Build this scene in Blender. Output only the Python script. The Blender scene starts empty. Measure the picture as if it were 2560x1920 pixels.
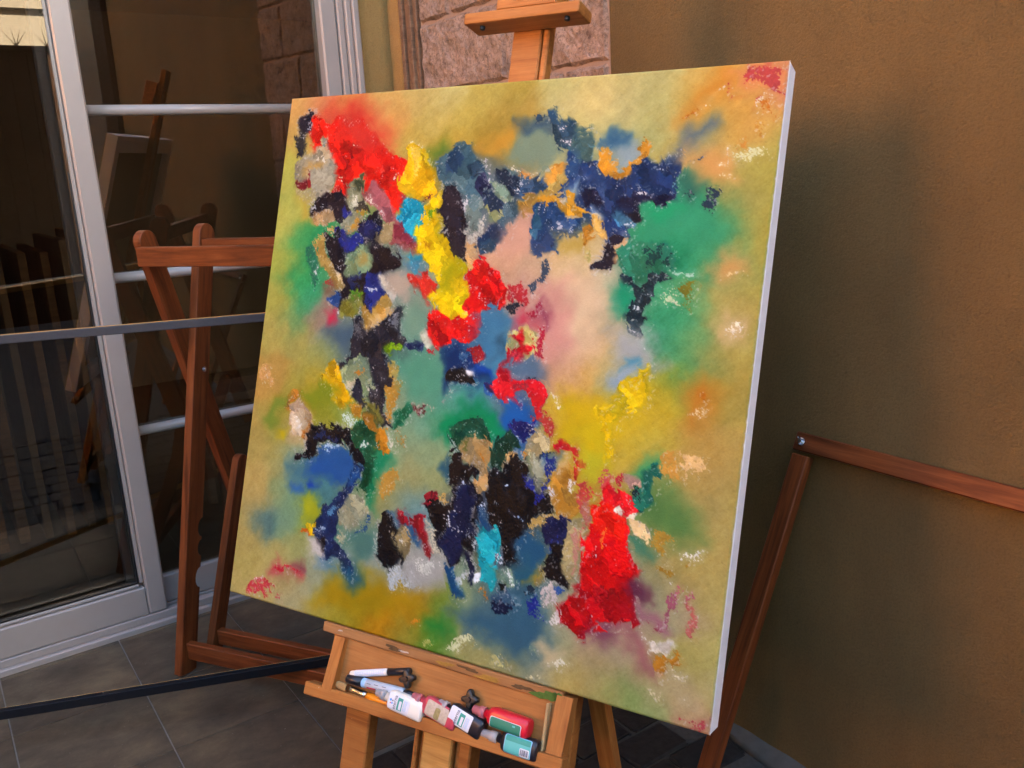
import bpy, bmesh, math, random
import numpy as np
from mathutils import Vector, Matrix

random.seed(5)
SC = bpy.context.scene
COL = SC.collection

# ------------------------------------------------------------------ camera
H = 1.5
F_PX = 2182.09
CAM_R = (0.998549, -0.013046, -0.052245)
CAM_D = (-0.053849, -0.241913, -0.968803)
CAM_F = (0.000000, 0.970210, -0.242264)
cam = bpy.data.objects.new('camera', bpy.data.cameras.new('camera'))
COL.objects.link(cam)
cam.matrix_world = Matrix(((CAM_R[0], -CAM_D[0], -CAM_F[0], 0), (CAM_R[1], -CAM_D[1], -CAM_F[1], 0),
                           (CAM_R[2], -CAM_D[2], -CAM_F[2], H), (0, 0, 0, 1)))
cam.data.sensor_width = 36
cam.data.lens = F_PX / 2560 * 36
cam.data.clip_start = 0.05
cam.data.clip_end = 300
SC.camera = cam

# ------------------------------------------------------------------ light
SUN_EL = 36
SUN_AZ = 15            # degrees clockwise from +Y: over the house, which keeps this courtyard in its shade
world = bpy.data.worlds.new('World')
SC.world = world
world.use_nodes = True
wn = world.node_tree.nodes
sky = wn.new('ShaderNodeTexSky')
sky.sky_type = 'NISHITA'
sky.sun_disc = False
sky.sun_elevation = math.radians(SUN_EL)
sky.sun_rotation = math.radians(SUN_AZ)
world.node_tree.links.new(sky.outputs[0], wn['Background'].inputs[0])
wn['Background'].inputs[1].default_value = 0.05
sun = bpy.data.objects.new('sun', bpy.data.lights.new('sun', 'SUN'))
COL.objects.link(sun)
sun.data.energy = 5.0
sun.data.angle = math.radians(0.53)
sun.data.color = (1.0, 0.86, 0.66)
_a, _e = math.radians(SUN_AZ), math.radians(SUN_EL)
SUN_DIR = Vector((math.sin(_a) * math.cos(_e), math.cos(_a) * math.cos(_e), math.sin(_e)))
sun.rotation_euler = SUN_DIR.to_track_quat('Z', 'Y').to_euler()
sun.location = SUN_DIR * 30
SC.view_settings.view_transform = 'Standard'
SC.view_settings.look = 'None'
SC.view_settings.gamma = 1
SC.view_settings.exposure = 4.85
SC.view_settings.use_curve_mapping = False

# ------------------------------------------------------------------ frame of the place
# d runs along the glass door wall (to the right, away from the camera), w runs away along the right-hand wall
DD = Vector((0.827829, 0.560980, 0.000000))
WD = Vector((-0.560980, 0.827829, 0.000000))
ZZ = Vector((0, 0, 1))


def dw(d, w, z=0.0):
    return DD * d + WD * w + ZZ * z


ROOM = Matrix(((DD.x, WD.x, 0, 0), (DD.y, WD.y, 0, 0), (0, 0, 1, 0), (0, 0, 0, 1)))   # (d, w, z) -> world
# canvas: U to the right along its face, V down its face, N into the wall behind it
CO = Vector((-0.475142, 2.131889, 1.677924))
CU = Vector((0.863405, -0.503866, -0.025507))
CV = Vector((-0.174813, -0.251360, -0.951976))
CN = Vector((0.473257, 0.826400, -0.305108))
CS, CH = 1.13, 1.14853
CF = Vector((-0.504030, -0.863686, 0.000000))     # level, out of the easel towards the viewer


def cp(u, v, n=0.0):
    return CO + CU * u + CV * v + CN * n


# ------------------------------------------------------------------ helpers
def box(bm, c, s, bevel=0.0, seg=1):
    """box centred at c with full sizes s"""
    r = bmesh.ops.create_cube(bm, size=1.0)
    vs = r['verts']
    bmesh.ops.scale(bm, vec=s, verts=vs)
    bmesh.ops.translate(bm, vec=c, verts=vs)
    if bevel > 0:
        es = list({e for v in vs for e in v.link_edges})
        bmesh.ops.bevel(bm, geom=es, offset=bevel, segments=seg, profile=0.6, affect='EDGES')
    return vs


def cyl(bm, c, r, h, axis='Z', seg=20, r2=None, bevel=0.0):
    ret = bmesh.ops.create_cone(bm, cap_ends=True, segments=seg, radius1=r, radius2=r if r2 is None else r2, depth=h)
    vs = ret['verts']
    if axis == 'X':
        bmesh.ops.rotate(bm, verts=vs, cent=(0, 0, 0), matrix=Matrix.Rotation(math.pi / 2, 3, 'Y'))
    elif axis == 'Y':
        bmesh.ops.rotate(bm, verts=vs, cent=(0, 0, 0), matrix=Matrix.Rotation(-math.pi / 2, 3, 'X'))
    bmesh.ops.translate(bm, vec=c, verts=vs)
    if bevel > 0:
        es = [e for e in {e for v in vs for e in v.link_edges} if len(e.link_faces) == 2 and e.calc_face_angle(0) > 0.8]
        bmesh.ops.bevel(bm, geom=es, offset=bevel, segments=2, profile=0.6, affect='EDGES')
    return vs


def prism(bm, pts, y0, y1):
    """closed outline in (x, z) pushed from y0 to y1"""
    a = [bm.verts.new((x, y0, z)) for x, z in pts]
    b = [bm.verts.new((x, y1, z)) for x, z in pts]
    n = len(pts)
    bm.faces.new(a)
    bm.faces.new(b[::-1])
    for i in range(n):
        bm.faces.new((a[i], b[i], b[(i + 1) % n], a[(i + 1) % n]))
    bmesh.ops.recalc_face_normals(bm, faces=bm.faces)


def thing(name, label, cat, loc, group=None):
    o = bpy.data.objects.new(name, None)
    COL.objects.link(o)
    o.location = loc
    o['label'] = label
    o['category'] = cat
    if group:
        o['group'] = group
    return o


def tag(o, label, cat, group=None):
    o['label'] = label
    o['category'] = cat
    if group:
        o['group'] = group
    return o


def root_loc(parent):
    """summed locations up the chain (no parent here is ever rotated)"""
    l = Vector((0, 0, 0))
    while parent is not None:
        l += parent.location
        parent = parent.parent
    return l


def obj(name, bm, M, mat, parent=None, smooth=False, label=None, loc=None):
    """links bm (built in its own frame, M takes it to the world) as ONE mesh object"""
    me = bpy.data.meshes.new(name)
    bm.normal_update()
    bm.to_mesh(me)
    bm.free()
    n = len(me.vertices)
    co = np.empty(n * 3, dtype=np.float32)
    me.vertices.foreach_get('co', co)
    att = me.attributes.new('bc', 'FLOAT_VECTOR', 'POINT')
    off = np.array([random.uniform(0, 50) for _ in range(3)], dtype=np.float32)
    att.data.foreach_set('vector', (co.reshape(-1, 3) + off).ravel())
    if loc is None:
        loc = root_loc(parent) if parent is not None else Vector((0, 0, 0))
        oloc = Vector((0, 0, 0))
    else:
        oloc = Vector(loc) - (root_loc(parent) if parent is not None else Vector((0, 0, 0)))
        loc = Vector(loc)
    me.transform(Matrix.Translation(-loc) @ M)
    if M.to_3x3().determinant() < 0:
        me.flip_normals()
    if smooth:
        me.polygons.foreach_set('use_smooth', [True] * len(me.polygons))
    me.materials.append(mat)
    o = bpy.data.objects.new(name, me)
    COL.objects.link(o)
    o.location = oloc
    if parent is not None:
        o.parent = parent
    if label:
        o['label'] = label
    return o


def axes(o, x, y, z):
    return Matrix(((x.x, y.x, z.x, o.x), (x.y, y.y, z.y, o.y), (x.z, y.z, z.z, o.z), (0, 0, 0, 1)))


def bar(name, A, B, up, wy, wz, mat, parent, bevel=0.0025, ext=0.0, label=None, seg=1):
    """straight bar from A to B; wz measured along 'up', wy across"""
    A, B = Vector(A), Vector(B)
    x = (B - A).normalized()
    y = Vector(up).cross(x).normalized()
    z = x.cross(y)
    L = (B - A).length + 2 * ext
    bm = bmesh.new()
    box(bm, (0, 0, 0), (L, wy, wz), bevel, seg)
    return obj(name, bm, axes((A + B) / 2, x, y, z), mat, parent, label=label)


# ------------------------------------------------------------------ materials
def nmat(name, rough=0.6, spec=0.3, metal=0.0):
    m = bpy.data.materials.new(name)
    m.use_nodes = True
    nt = m.node_tree
    b = nt.nodes['Principled BSDF']
    b.inputs['Roughness'].default_value = rough
    b.inputs['Specular IOR Level'].default_value = spec
    b.inputs['Metallic'].default_value = metal
    return m, nt, b


def node(nt, typ, **kw):
    n = nt.nodes.new(typ)
    for k, v in kw.items():
        setattr(n, k, v)
    return n


def coords(nt, scale=(1, 1, 1), src='bc'):
    if src == 'bc':
        a = node(nt, 'ShaderNodeAttribute')
        a.attribute_name = 'bc'
        out = a.outputs['Vector']
    else:
        a = node(nt, 'ShaderNodeNewGeometry')
        out = a.outputs['Position']
    mp = node(nt, 'ShaderNodeMapping')
    mp.inputs['Scale'].default_value = scale
    nt.links.new(out, mp.inputs[0])
    return mp.outputs[0]


def noise(nt, vec, scale, detail=4, rough=0.55, dist=0.0):
    n = node(nt, 'ShaderNodeTexNoise')
    n.inputs['Scale'].default_value = scale
    n.inputs['Detail'].default_value = detail
    n.inputs['Roughness'].default_value = rough
    n.inputs['Distortion'].default_value = dist
    nt.links.new(vec, n.inputs['Vector'])
    return n.outputs[0]


def ramp(nt, fac, stops):
    r = node(nt, 'ShaderNodeValToRGB')
    el = r.color_ramp.elements
    while len(el) < len(stops):
        el.new(0.5)
    for e, (p, c) in zip(el, stops):
        e.position = p
        e.color = (c, c, c, 1) if isinstance(c, (int, float)) else (*c, 1)
    nt.links.new(fac, r.inputs[0])
    return r.outputs[0]


def mix(nt, fac, a, b, mode='MIX'):
    n = node(nt, 'ShaderNodeMix', data_type='RGBA', blend_type=mode)
    for sock, v in ((n.inputs[0], fac), (n.inputs[6], a), (n.inputs[7], b)):
        if isinstance(v, (int, float)):
            sock.default_value = v
        elif isinstance(v, tuple):
            sock.default_value = (*v, 1)
        else:
            nt.links.new(v, sock)
    return n.outputs[2]


def bump(nt, b, h, strength, dist, prev=None):
    n = node(nt, 'ShaderNodeBump')
    n.inputs['Strength'].default_value = strength
    n.inputs['Distance'].default_value = dist
    nt.links.new(h, n.inputs['Height'])
    if prev is not None:
        nt.links.new(prev, n.inputs['Normal'])
    nt.links.new(n.outputs[0], b.inputs['Normal'])
    return n.outputs[0]


def m_wood(name, dark, mid, light, rough=0.5, wear=0.0, spec=0.35):
    m, nt, b = nmat(name, rough, spec)
    v = coords(nt, (2.2, 34, 34))
    g = noise(nt, v, 1.6, 6, 0.62, 0.8)
    v2 = coords(nt, (14, 420, 420))
    f = noise(nt, v2, 1.0, 3, 0.6)
    v3 = coords(nt, (1, 1, 1))
    c = ramp(nt, g, [(0.28, dark), (0.5, mid), (0.72, light)])
    c = mix(nt, 0.35, c, ramp(nt, f, [(0.3, 0.45), (0.7, 1.0)]), 'MULTIPLY')
    big = noise(nt, v3, 9, 5, 0.6)
    c = mix(nt, 0.5, c, ramp(nt, big, [(0.3, 0.68), (0.62, 1.0)]), 'MULTIPLY')
    if wear > 0:
        s = noise(nt, v3, 70, 4, 0.7)
        s2 = noise(nt, v3, 7, 2, 0.5)
        k = mix(nt, 1.0, ramp(nt, s, [(0.70, 0.0), (0.74, 1.0)]), ramp(nt, s2, [(0.52, 0.0), (0.60, 1.0)]), 'MULTIPLY')
        k = mix(nt, 1.0, k, (wear, wear, wear), 'MULTIPLY')
        c = mix(nt, k, c, (0.62, 0.56, 0.48))
    nt.links.new(c, b.inputs['Base Color'])
    r = ramp(nt, big, [(0.3, rough + 0.12), (0.7, rough - 0.08)])
    nt.links.new(r, b.inputs['Roughness'])
    bump(nt, b, f, 0.25, 0.0008)
    return m


def m_plain(name, col, rough=0.5, spec=0.4, metal=0.0, var=0.12, sc=40, bmp=0.0):
    m, nt, b = nmat(name, rough, spec, metal)
    v = coords(nt)
    n = noise(nt, v, sc, 4, 0.6)
    c = mix(nt, n, tuple(x * (1 - var) for x in col), tuple(min(1, x * (1 + var)) for x in col))
    nt.links.new(c, b.inputs['Base Color'])
    if bmp > 0:
        bump(nt, b, n, 0.5, bmp)
    return m


EASEL_WOOD = m_wood('easel_beech', (0.27, 0.088, 0.020), (0.41, 0.155, 0.038), (0.49, 0.205, 0.056), 0.5, 0.9, 0.2)
CHAIR_WOOD = m_wood('chair_teak', (0.070, 0.017, 0.005), (0.165, 0.042, 0.011), (0.235, 0.068, 0.020), 0.45, 0.12, 0.2)
RAW_PINE = m_wood('raw_pine', (0.50, 0.24, 0.06), (0.64, 0.34, 0.09), (0.72, 0.42, 0.13), 0.6)
DARK_TIMBER = m_wood('dark_timber', (0.014, 0.008, 0.006), (0.030, 0.017, 0.012), (0.045, 0.026, 0.018), 0.8, 0.0, 0.05)
BROWN_TIMBER = m_wood('brown_timber', (0.12, 0.06, 0.03), (0.20, 0.105, 0.055), (0.26, 0.15, 0.08), 0.6)
BLACK_PAINT = m_plain('black_paint', (0.007, 0.0075, 0.010), 0.6, 0.15, 0, 0.3, 90)
GREY_PAINT = m_plain('slate_paint', (0.030, 0.031, 0.038), 0.55, 0.4, 0, 0.25, 120)
ALU = m_plain('white_enamel', (0.31, 0.265, 0.235), 0.32, 0.5, 0.0, 0.07, 14)
STEEL = m_plain('bright_steel', (0.55, 0.55, 0.56), 0.22, 0.5, 1.0, 0.1, 50)
RUBBER = m_plain('black_rubber', (0.012, 0.012, 0.013), 0.38, 0.5, 0, 0.2, 60)
WHITE_WRAP = m_plain('primed_canvas', (0.86, 0.83, 0.86), 0.75, 0.2, 0, 0.06, 220, 0.0006)
LINEN = m_plain('raw_linen', (0.30, 0.20, 0.12), 0.9, 0.1, 0, 0.12, 300, 0.0005)


def m_stucco(name, c0, c1):
    m, nt, b = nmat(name, 0.88, 0.18)
    v = coords(nt, (1, 1, 1), 'pos')
    big = noise(nt, v, 1.1, 5, 0.6)
    mid = noise(nt, v, 9, 5, 0.65)
    c = mix(nt, ramp(nt, big, [(0.35, 0.0), (0.65, 1.0)]), c0, c1)
    c = mix(nt, 0.35, c, ramp(nt, mid, [(0.25, 0.72), (0.75, 1.0)]), 'MULTIPLY')
    g = noise(nt, v, 210, 4, 0.62)
    g2 = noise(nt, v, 520, 2, 0.5)
    st = noise(nt, coords(nt, (1.0, 1.0, 0.22), 'pos'), 3.2, 6, 0.7)
    c = mix(nt, 0.30, c, ramp(nt, st, [(0.42, 0.62), (0.60, 1.0)]), 'MULTIPLY')
    tw = noise(nt, v, 16, 3, 0.55, 1.5)
    c = mix(nt, 0.4, c, ramp(nt, g, [(0.32, 0.55), (0.55, 1.0)]), 'MULTIPLY')
    spot = ramp(nt, noise(nt, v, 34, 2, 0.5), [(0.74, 1.0), (0.80, 0.45)])
    c = mix(nt, 0.6, c, spot, 'MULTIPLY')
    nt.links.new(c, b.inputs['Base Color'])
    p = bump(nt, b, tw, 0.22, 0.012)
    p = bump(nt, b, g, 0.6, 0.0042, p)
    bump(nt, b, g2, 0.35, 0.0015, p)
    return m


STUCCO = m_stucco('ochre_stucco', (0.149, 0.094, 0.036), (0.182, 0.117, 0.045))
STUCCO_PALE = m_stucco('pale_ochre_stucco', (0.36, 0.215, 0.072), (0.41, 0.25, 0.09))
WHITE_WALL = m_plain('white_render', (0.15, 0.142, 0.122), 0.8, 0.2, 0, 0.08, 6)


def m_stone(name, c0, c1, c2):
    m, nt, b = nmat(name, 0.9, 0.2)
    v = coords(nt, (1, 1, 1), 'pos')
    n = noise(nt, v, 26, 7, 0.68)
    n2 = noise(nt, v, 5, 4, 0.6)
    c = ramp(nt, n, [(0.30, c0), (0.48, c1), (0.7, c2)])
    c = mix(nt, 0.5, c, ramp(nt, n2, [(0.3, 0.62), (0.7, 1.0)]), 'MULTIPLY')
    pit = noise(nt, v, 95, 6, 0.75, 0.6)
    c = mix(nt, 0.6, c, ramp(nt, pit, [(0.38, 0.22), (0.50, 1.0)]), 'MULTIPLY')
    nt.links.new(c, b.inputs['Base Color'])
    p = bump(nt, b, n, 0.8, 0.012)
    bump(nt, b, pit, 0.7, 0.005, p)
    return m


STONE = m_stone('split_faced_stone', (0.16, 0.098, 0.066), (0.36, 0.240, 0.170), (0.45, 0.315, 0.24))
MORTAR = m_plain('mortar', (0.33, 0.225, 0.165), 0.95, 0.1, 0, 0.15, 60, 0.002)


def m_tile():
    m, nt, b = nmat('slate_tile', 0.5, 0.22)
    v = coords(nt, (5.0, 8.0, 5.0))
    n = noise(nt, v, 1.1, 8, 0.68, 0.3)
    v2 = coords(nt)
    g = noise(nt, v2, 160, 4, 0.7)
    c = ramp(nt, n, [(0.25, (0.046, 0.034, 0.023)), (0.5, (0.085, 0.063, 0.041)), (0.75, (0.150, 0.109, 0.062))])
    c = mix(nt, 0.4, c, ramp(nt, g, [(0.3, 0.55), (0.7, 1.0)]), 'MULTIPLY')
    sp = noise(nt, v2, 95, 2, 0.5)
    c = mix(nt, ramp(nt, sp, [(0.74, 0.0), (0.78, 0.6)]), c, (0.24, 0.21, 0.17))
    nt.links.new(c, b.inputs['Base Color'])
    nt.links.new(ramp(nt, n, [(0.3, 0.6), (0.7, 0.45)]), b.inputs['Roughness'])
    bump(nt, b, n, 0.3, 0.002)
    return m


TILE = m_tile()
GROUT = m_plain('grout', (0.22, 0.20, 0.18), 0.9, 0.1, 0, 0.2, 90)
PAVER = m_plain('dark_paver', (0.022, 0.020, 0.019), 0.65, 0.2, 0, 0.7, 55, 0.005)
PAVE_JOINT = m_plain('paving_joint', (0.065, 0.062, 0.058), 0.95, 0.1, 0, 0.4, 70)
CONCRETE = m_plain('concrete', (0.085, 0.080, 0.072), 0.9, 0.2, 0, 0.3, 30, 0.003)


def m_glass(name, f0):
    m = bpy.data.materials.new(name)
    m.use_nodes = True
    nt = m.node_tree
    nt.nodes.remove(nt.nodes['Principled BSDF'])
    lw = node(nt, 'ShaderNodeLayerWeight')
    lw.inputs[0].default_value = 0.5
    p = node(nt, 'ShaderNodeMath', operation='POWER')
    nt.links.new(lw.outputs['Facing'], p.inputs[0])
    p.inputs[1].default_value = 5.0
    a = node(nt, 'ShaderNodeMath', operation='MULTIPLY_ADD')
    nt.links.new(p.outputs[0], a.inputs[0])
    a.inputs[1].default_value = 1 - f0
    a.inputs[2].default_value = f0
    t = node(nt, 'ShaderNodeBsdfTransparent')
    t.inputs[0].default_value = (0.62, 0.62, 0.60, 1)
    g = node(nt, 'ShaderNodeBsdfGlossy')
    g.inputs['Roughness'].default_value = 0.0
    g.inputs['Color'].default_value = (1.0, 0.90, 0.78, 1)
    mx = node(nt, 'ShaderNodeMixShader')
    nt.links.new(a.outputs[0], mx.inputs[0])
    nt.links.new(t.outputs[0], mx.inputs[1])
    nt.links.new(g.outputs[0], mx.inputs[2])
    nt.links.new(mx.outputs[0], nt.nodes['Material Output'].inputs[0])
    return m


GLASS = m_glass('window_glass', 0.125)


WALL_H = 2.0
HEDGE_GREEN = m_plain('hedge_green', (0.035, 0.055, 0.018), 0.8, 0.2, 0, 0.5, 8)
COOL_WALL = m_plain('cool_render', (0.60, 0.62, 0.68), 0.85, 0.2, 0, 0.08, 3)  # cool pale tone sets the bounce light of the added back house
WARM_WALL = m_plain('warm_render', (0.80, 0.37, 0.11), 0.85, 0.2, 0, 0.08, 3)  # saturated to warm the bounce light of the added left house
DARK_PANE = m_plain('dark_pane', (0.03, 0.035, 0.04), 0.1, 0.5)
LEDGE_WOOD = m_wood('ledge_beech', (0.23, 0.095, 0.030), (0.36, 0.165, 0.058), (0.42, 0.21, 0.08), 0.6, 0.7, 0.2)
TRAY_WOOD = m_wood('tray_ply', (0.31, 0.12, 0.030), (0.38, 0.155, 0.042), (0.44, 0.19, 0.058), 0.55, 0.3, 0.2)
PAINTY_WOOD = m_wood('painty_pine', (0.40, 0.26, 0.11), (0.52, 0.36, 0.17), (0.62, 0.47, 0.26), 0.6, 1.0)


def PAINT_MAP(img):
    return np.clip(img * np.array([0.63, 0.72, 0.75]), 0.0008, 0.9)


# ------------------------------------------------------------------ the picture on the canvas, as knife marks and blended notes
PAINT_BASE = """17,22,c99a5c 78,16,cf9060 160,11,c88a50 241,16,c8a060 317,21,bfa565 390,16,c2b070 469,13,b5a055 535,13,b0984a 608,13,c5b878 677,10,cdb878 735,10,c0b074 800,11,b8ac72 853,9,c8a860 898,8,cf9a4a 941,6,c89a58 989,7,c88a60 19,75,c8a05c 96,55,c86848 119,51,c85a40 189,45,cf7a4c 280,58,cf9a58 355,62,c0a860 428,69,baa458 506,70,a88f48 569,55,b0924a 622,50,c4b47c 691,50,d2bc7e 757,54,c4b67c 805,56,b5ac70 852,63,c6a455 903,51,d09a48 959,47,d0a058 995,56,cf8a68 23,123,b0a850 25,161,b5ad58 41,95,c0a058 433,108,b09040 491,102,a88838 329,100,b89c50 375,123,a89038 441,91,b59c48 518,94,ac8e40 662,92,c8b878 730,95,bdb37a 786,93,b0a86c 842,103,b8a468 885,90,9a9260 922,88,cfa050 965,97,cfa058 995,120,b8a458 743,134,8f9c7c 790,120,a8a870 830,129,b8a058 869,137,a09468 908,160,c89c50 945,161,b5a55c 987,169,b0a050 1010,190,a89c4c 919,189,8c9458 964,204,a89c58 995,232,ac9a4c 863,211,2f8a64 896,240,3f9a6c 846,262,2c8a5c 928,261,4f9a68 955,246,88985c 993,274,ac9c4c 889,305,3f9668 844,307,1f7a54 933,304,549a68 964,324,8c9c5a 948,311,b8985a 999,330,a89c50 999,386,ac9a50 940,361,a89c5c 968,359,b59a58 896,363,5c9a68 863,394,3f9468 903,421,6c9a64 945,403,a09a58 974,412,c0a870 1004,427,a89c54 853,439,3f9068 894,465,5f9a64 938,461,9c9a58 981,471,b09a50 999,504,ac9850 853,498,a8a030 900,515,8c9a48 944,517,b0903c 974,528,ac9850 873,539,c8a838 826,530,d0b028 814,561,d0b028 863,577,c0a840 908,579,b59a50 937,575,b59250 981,583,b89c58 715,550,c8a83c 751,569,c8a838 729,594,bfa030 772,604,c8a82c 812,606,c4a838 852,615,b8a848 768,642,b09c30 742,631,b0983c 810,651,b8a050 870,635,b8a058 929,626,c09850 973,633,b89c5c 1002,650,b09c58 683,374,d8a888 680,421,d09888 721,403,dcb494 741,371,dcc09c 678,468,d09888 720,465,d8ac84 743,448,d6b48c 763,416,b09c78 693,513,cfa27a 735,509,c8a05c 763,476,bfa45c 778,400,7f9c80 782,369,4f9878 764,355,9ca88c 809,457,a8a898 797,488,9ca49c 819,479,a8a8a0 785,519,a8ac88 573,283,cf9c80 579,258,cba088 560,324,cca080 604,314,c8a888 620,362,c09888 649,313,d0b080 689,296,c8b080 695,335,d8bc90 634,337,ccac84 48,209,a8a858 31,256,b0aa58 74,293,4f9858 114,311,2f8a58 74,368,3f9a5c 43,332,a8a650 43,408,a8a050 106,414,409868 88,452,7a9860 148,448,a08070 43,483,b0a058 108,497,a89c58 187,473,7a8478 213,489,6c7c74 150,530,a89c50 56,557,b89450 37,597,c09450 109,580,a89c4c 170,510,8c9868 169,574,b8a038 22,655,b89c58 59,651,94923c 93,628,9c8a38 127,615,b09030 123,662,c0a878 189,626,909030 195,662,a0983c 238,647,8c9848 31,711,b09a58 81,704,a89c58 87,741,a8a068 41,766,bca060 135,734,8c9c80 163,757,5c8080 96,795,909868 50,821,b89e60 135,807,7c9878 190,780,507c80 76,859,587878 131,853,84a080 36,889,b8a060 176,836,98a048 161,893,a8a468 47,953,b8a460 117,920,b8a868 226,854,5c8070 77,975,b8a468 147,951,b09a68 216,937,a0a080 259,919,80948c 177,990,b0a478 245,975,a8a478 30,1003,bfa868 332,956,8c8c30 289,965,a8902c 335,972,a88820 394,942,b88a18 379,980,b8821c 437,950,b87c18 464,927,b07c20 505,934,7c8c30 490,970,5c8430 432,984,9c8c38 518,956,6c8440 274,1012,a89838 555,947,a0a06c 379,911,989c90 428,893,9c9c94 476,875,a0a094 460,903,8c9088 387,893,8c988c 373,390,8c9880 343,401,7f8c80 363,460,6c9480 347,496,5f8c78 393,526,6c9880 417,549,6c9880 381,578,8c9878 409,626,749c80 393,662,8c9c78 436,673,90a078 398,695,a09868 365,683,8ca078 423,726,a09c68 386,748,a09458 463,719,989c6c 408,762,80988c 431,775,6c9498 521,448,4c7c98 545,479,5c8c98 540,512,5490a0 510,507,2c5080 482,576,6c9c90 539,569,4c8c8c 466,603,4c9068 523,596,1c8054 577,573,7c8888 597,587,2c5c94 617,537,6c7484 573,943,909c74 608,927,4f6c74 662,922,3c6074 689,931,406878 640,959,607c78 597,977,a89c64 653,987,a89c68 703,967,688078 721,977,b0a480 748,925,a8a080 743,949,9ca078 778,963,b0a06c 818,960,b0a074 775,1001,b49c5c 823,996,a89c60 869,990,88985c 837,926,a8987c 791,937,a88c78 893,941,a89470 926,961,b09c74 950,975,b0a078 975,1003,b89070 917,1006,98a068 949,912,a89c5c 989,888,b0a464 1004,953,b0a46c 899,867,a0a070 919,849,a09c78 957,854,b0987c 981,821,b4a464 987,750,b8a060 943,744,a09858 903,716,7c8c4c 932,711,9c9458 966,698,b09c60 1001,692,b09c5c 894,768,a8945c 920,791,a89458 948,786,b8a060 993,804,b4a060 876,684,6c8c50 906,680,9c985c 946,652,b0985c 873,837,8c7c78 869,809,8c9070 893,819,a0986c"""
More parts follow.
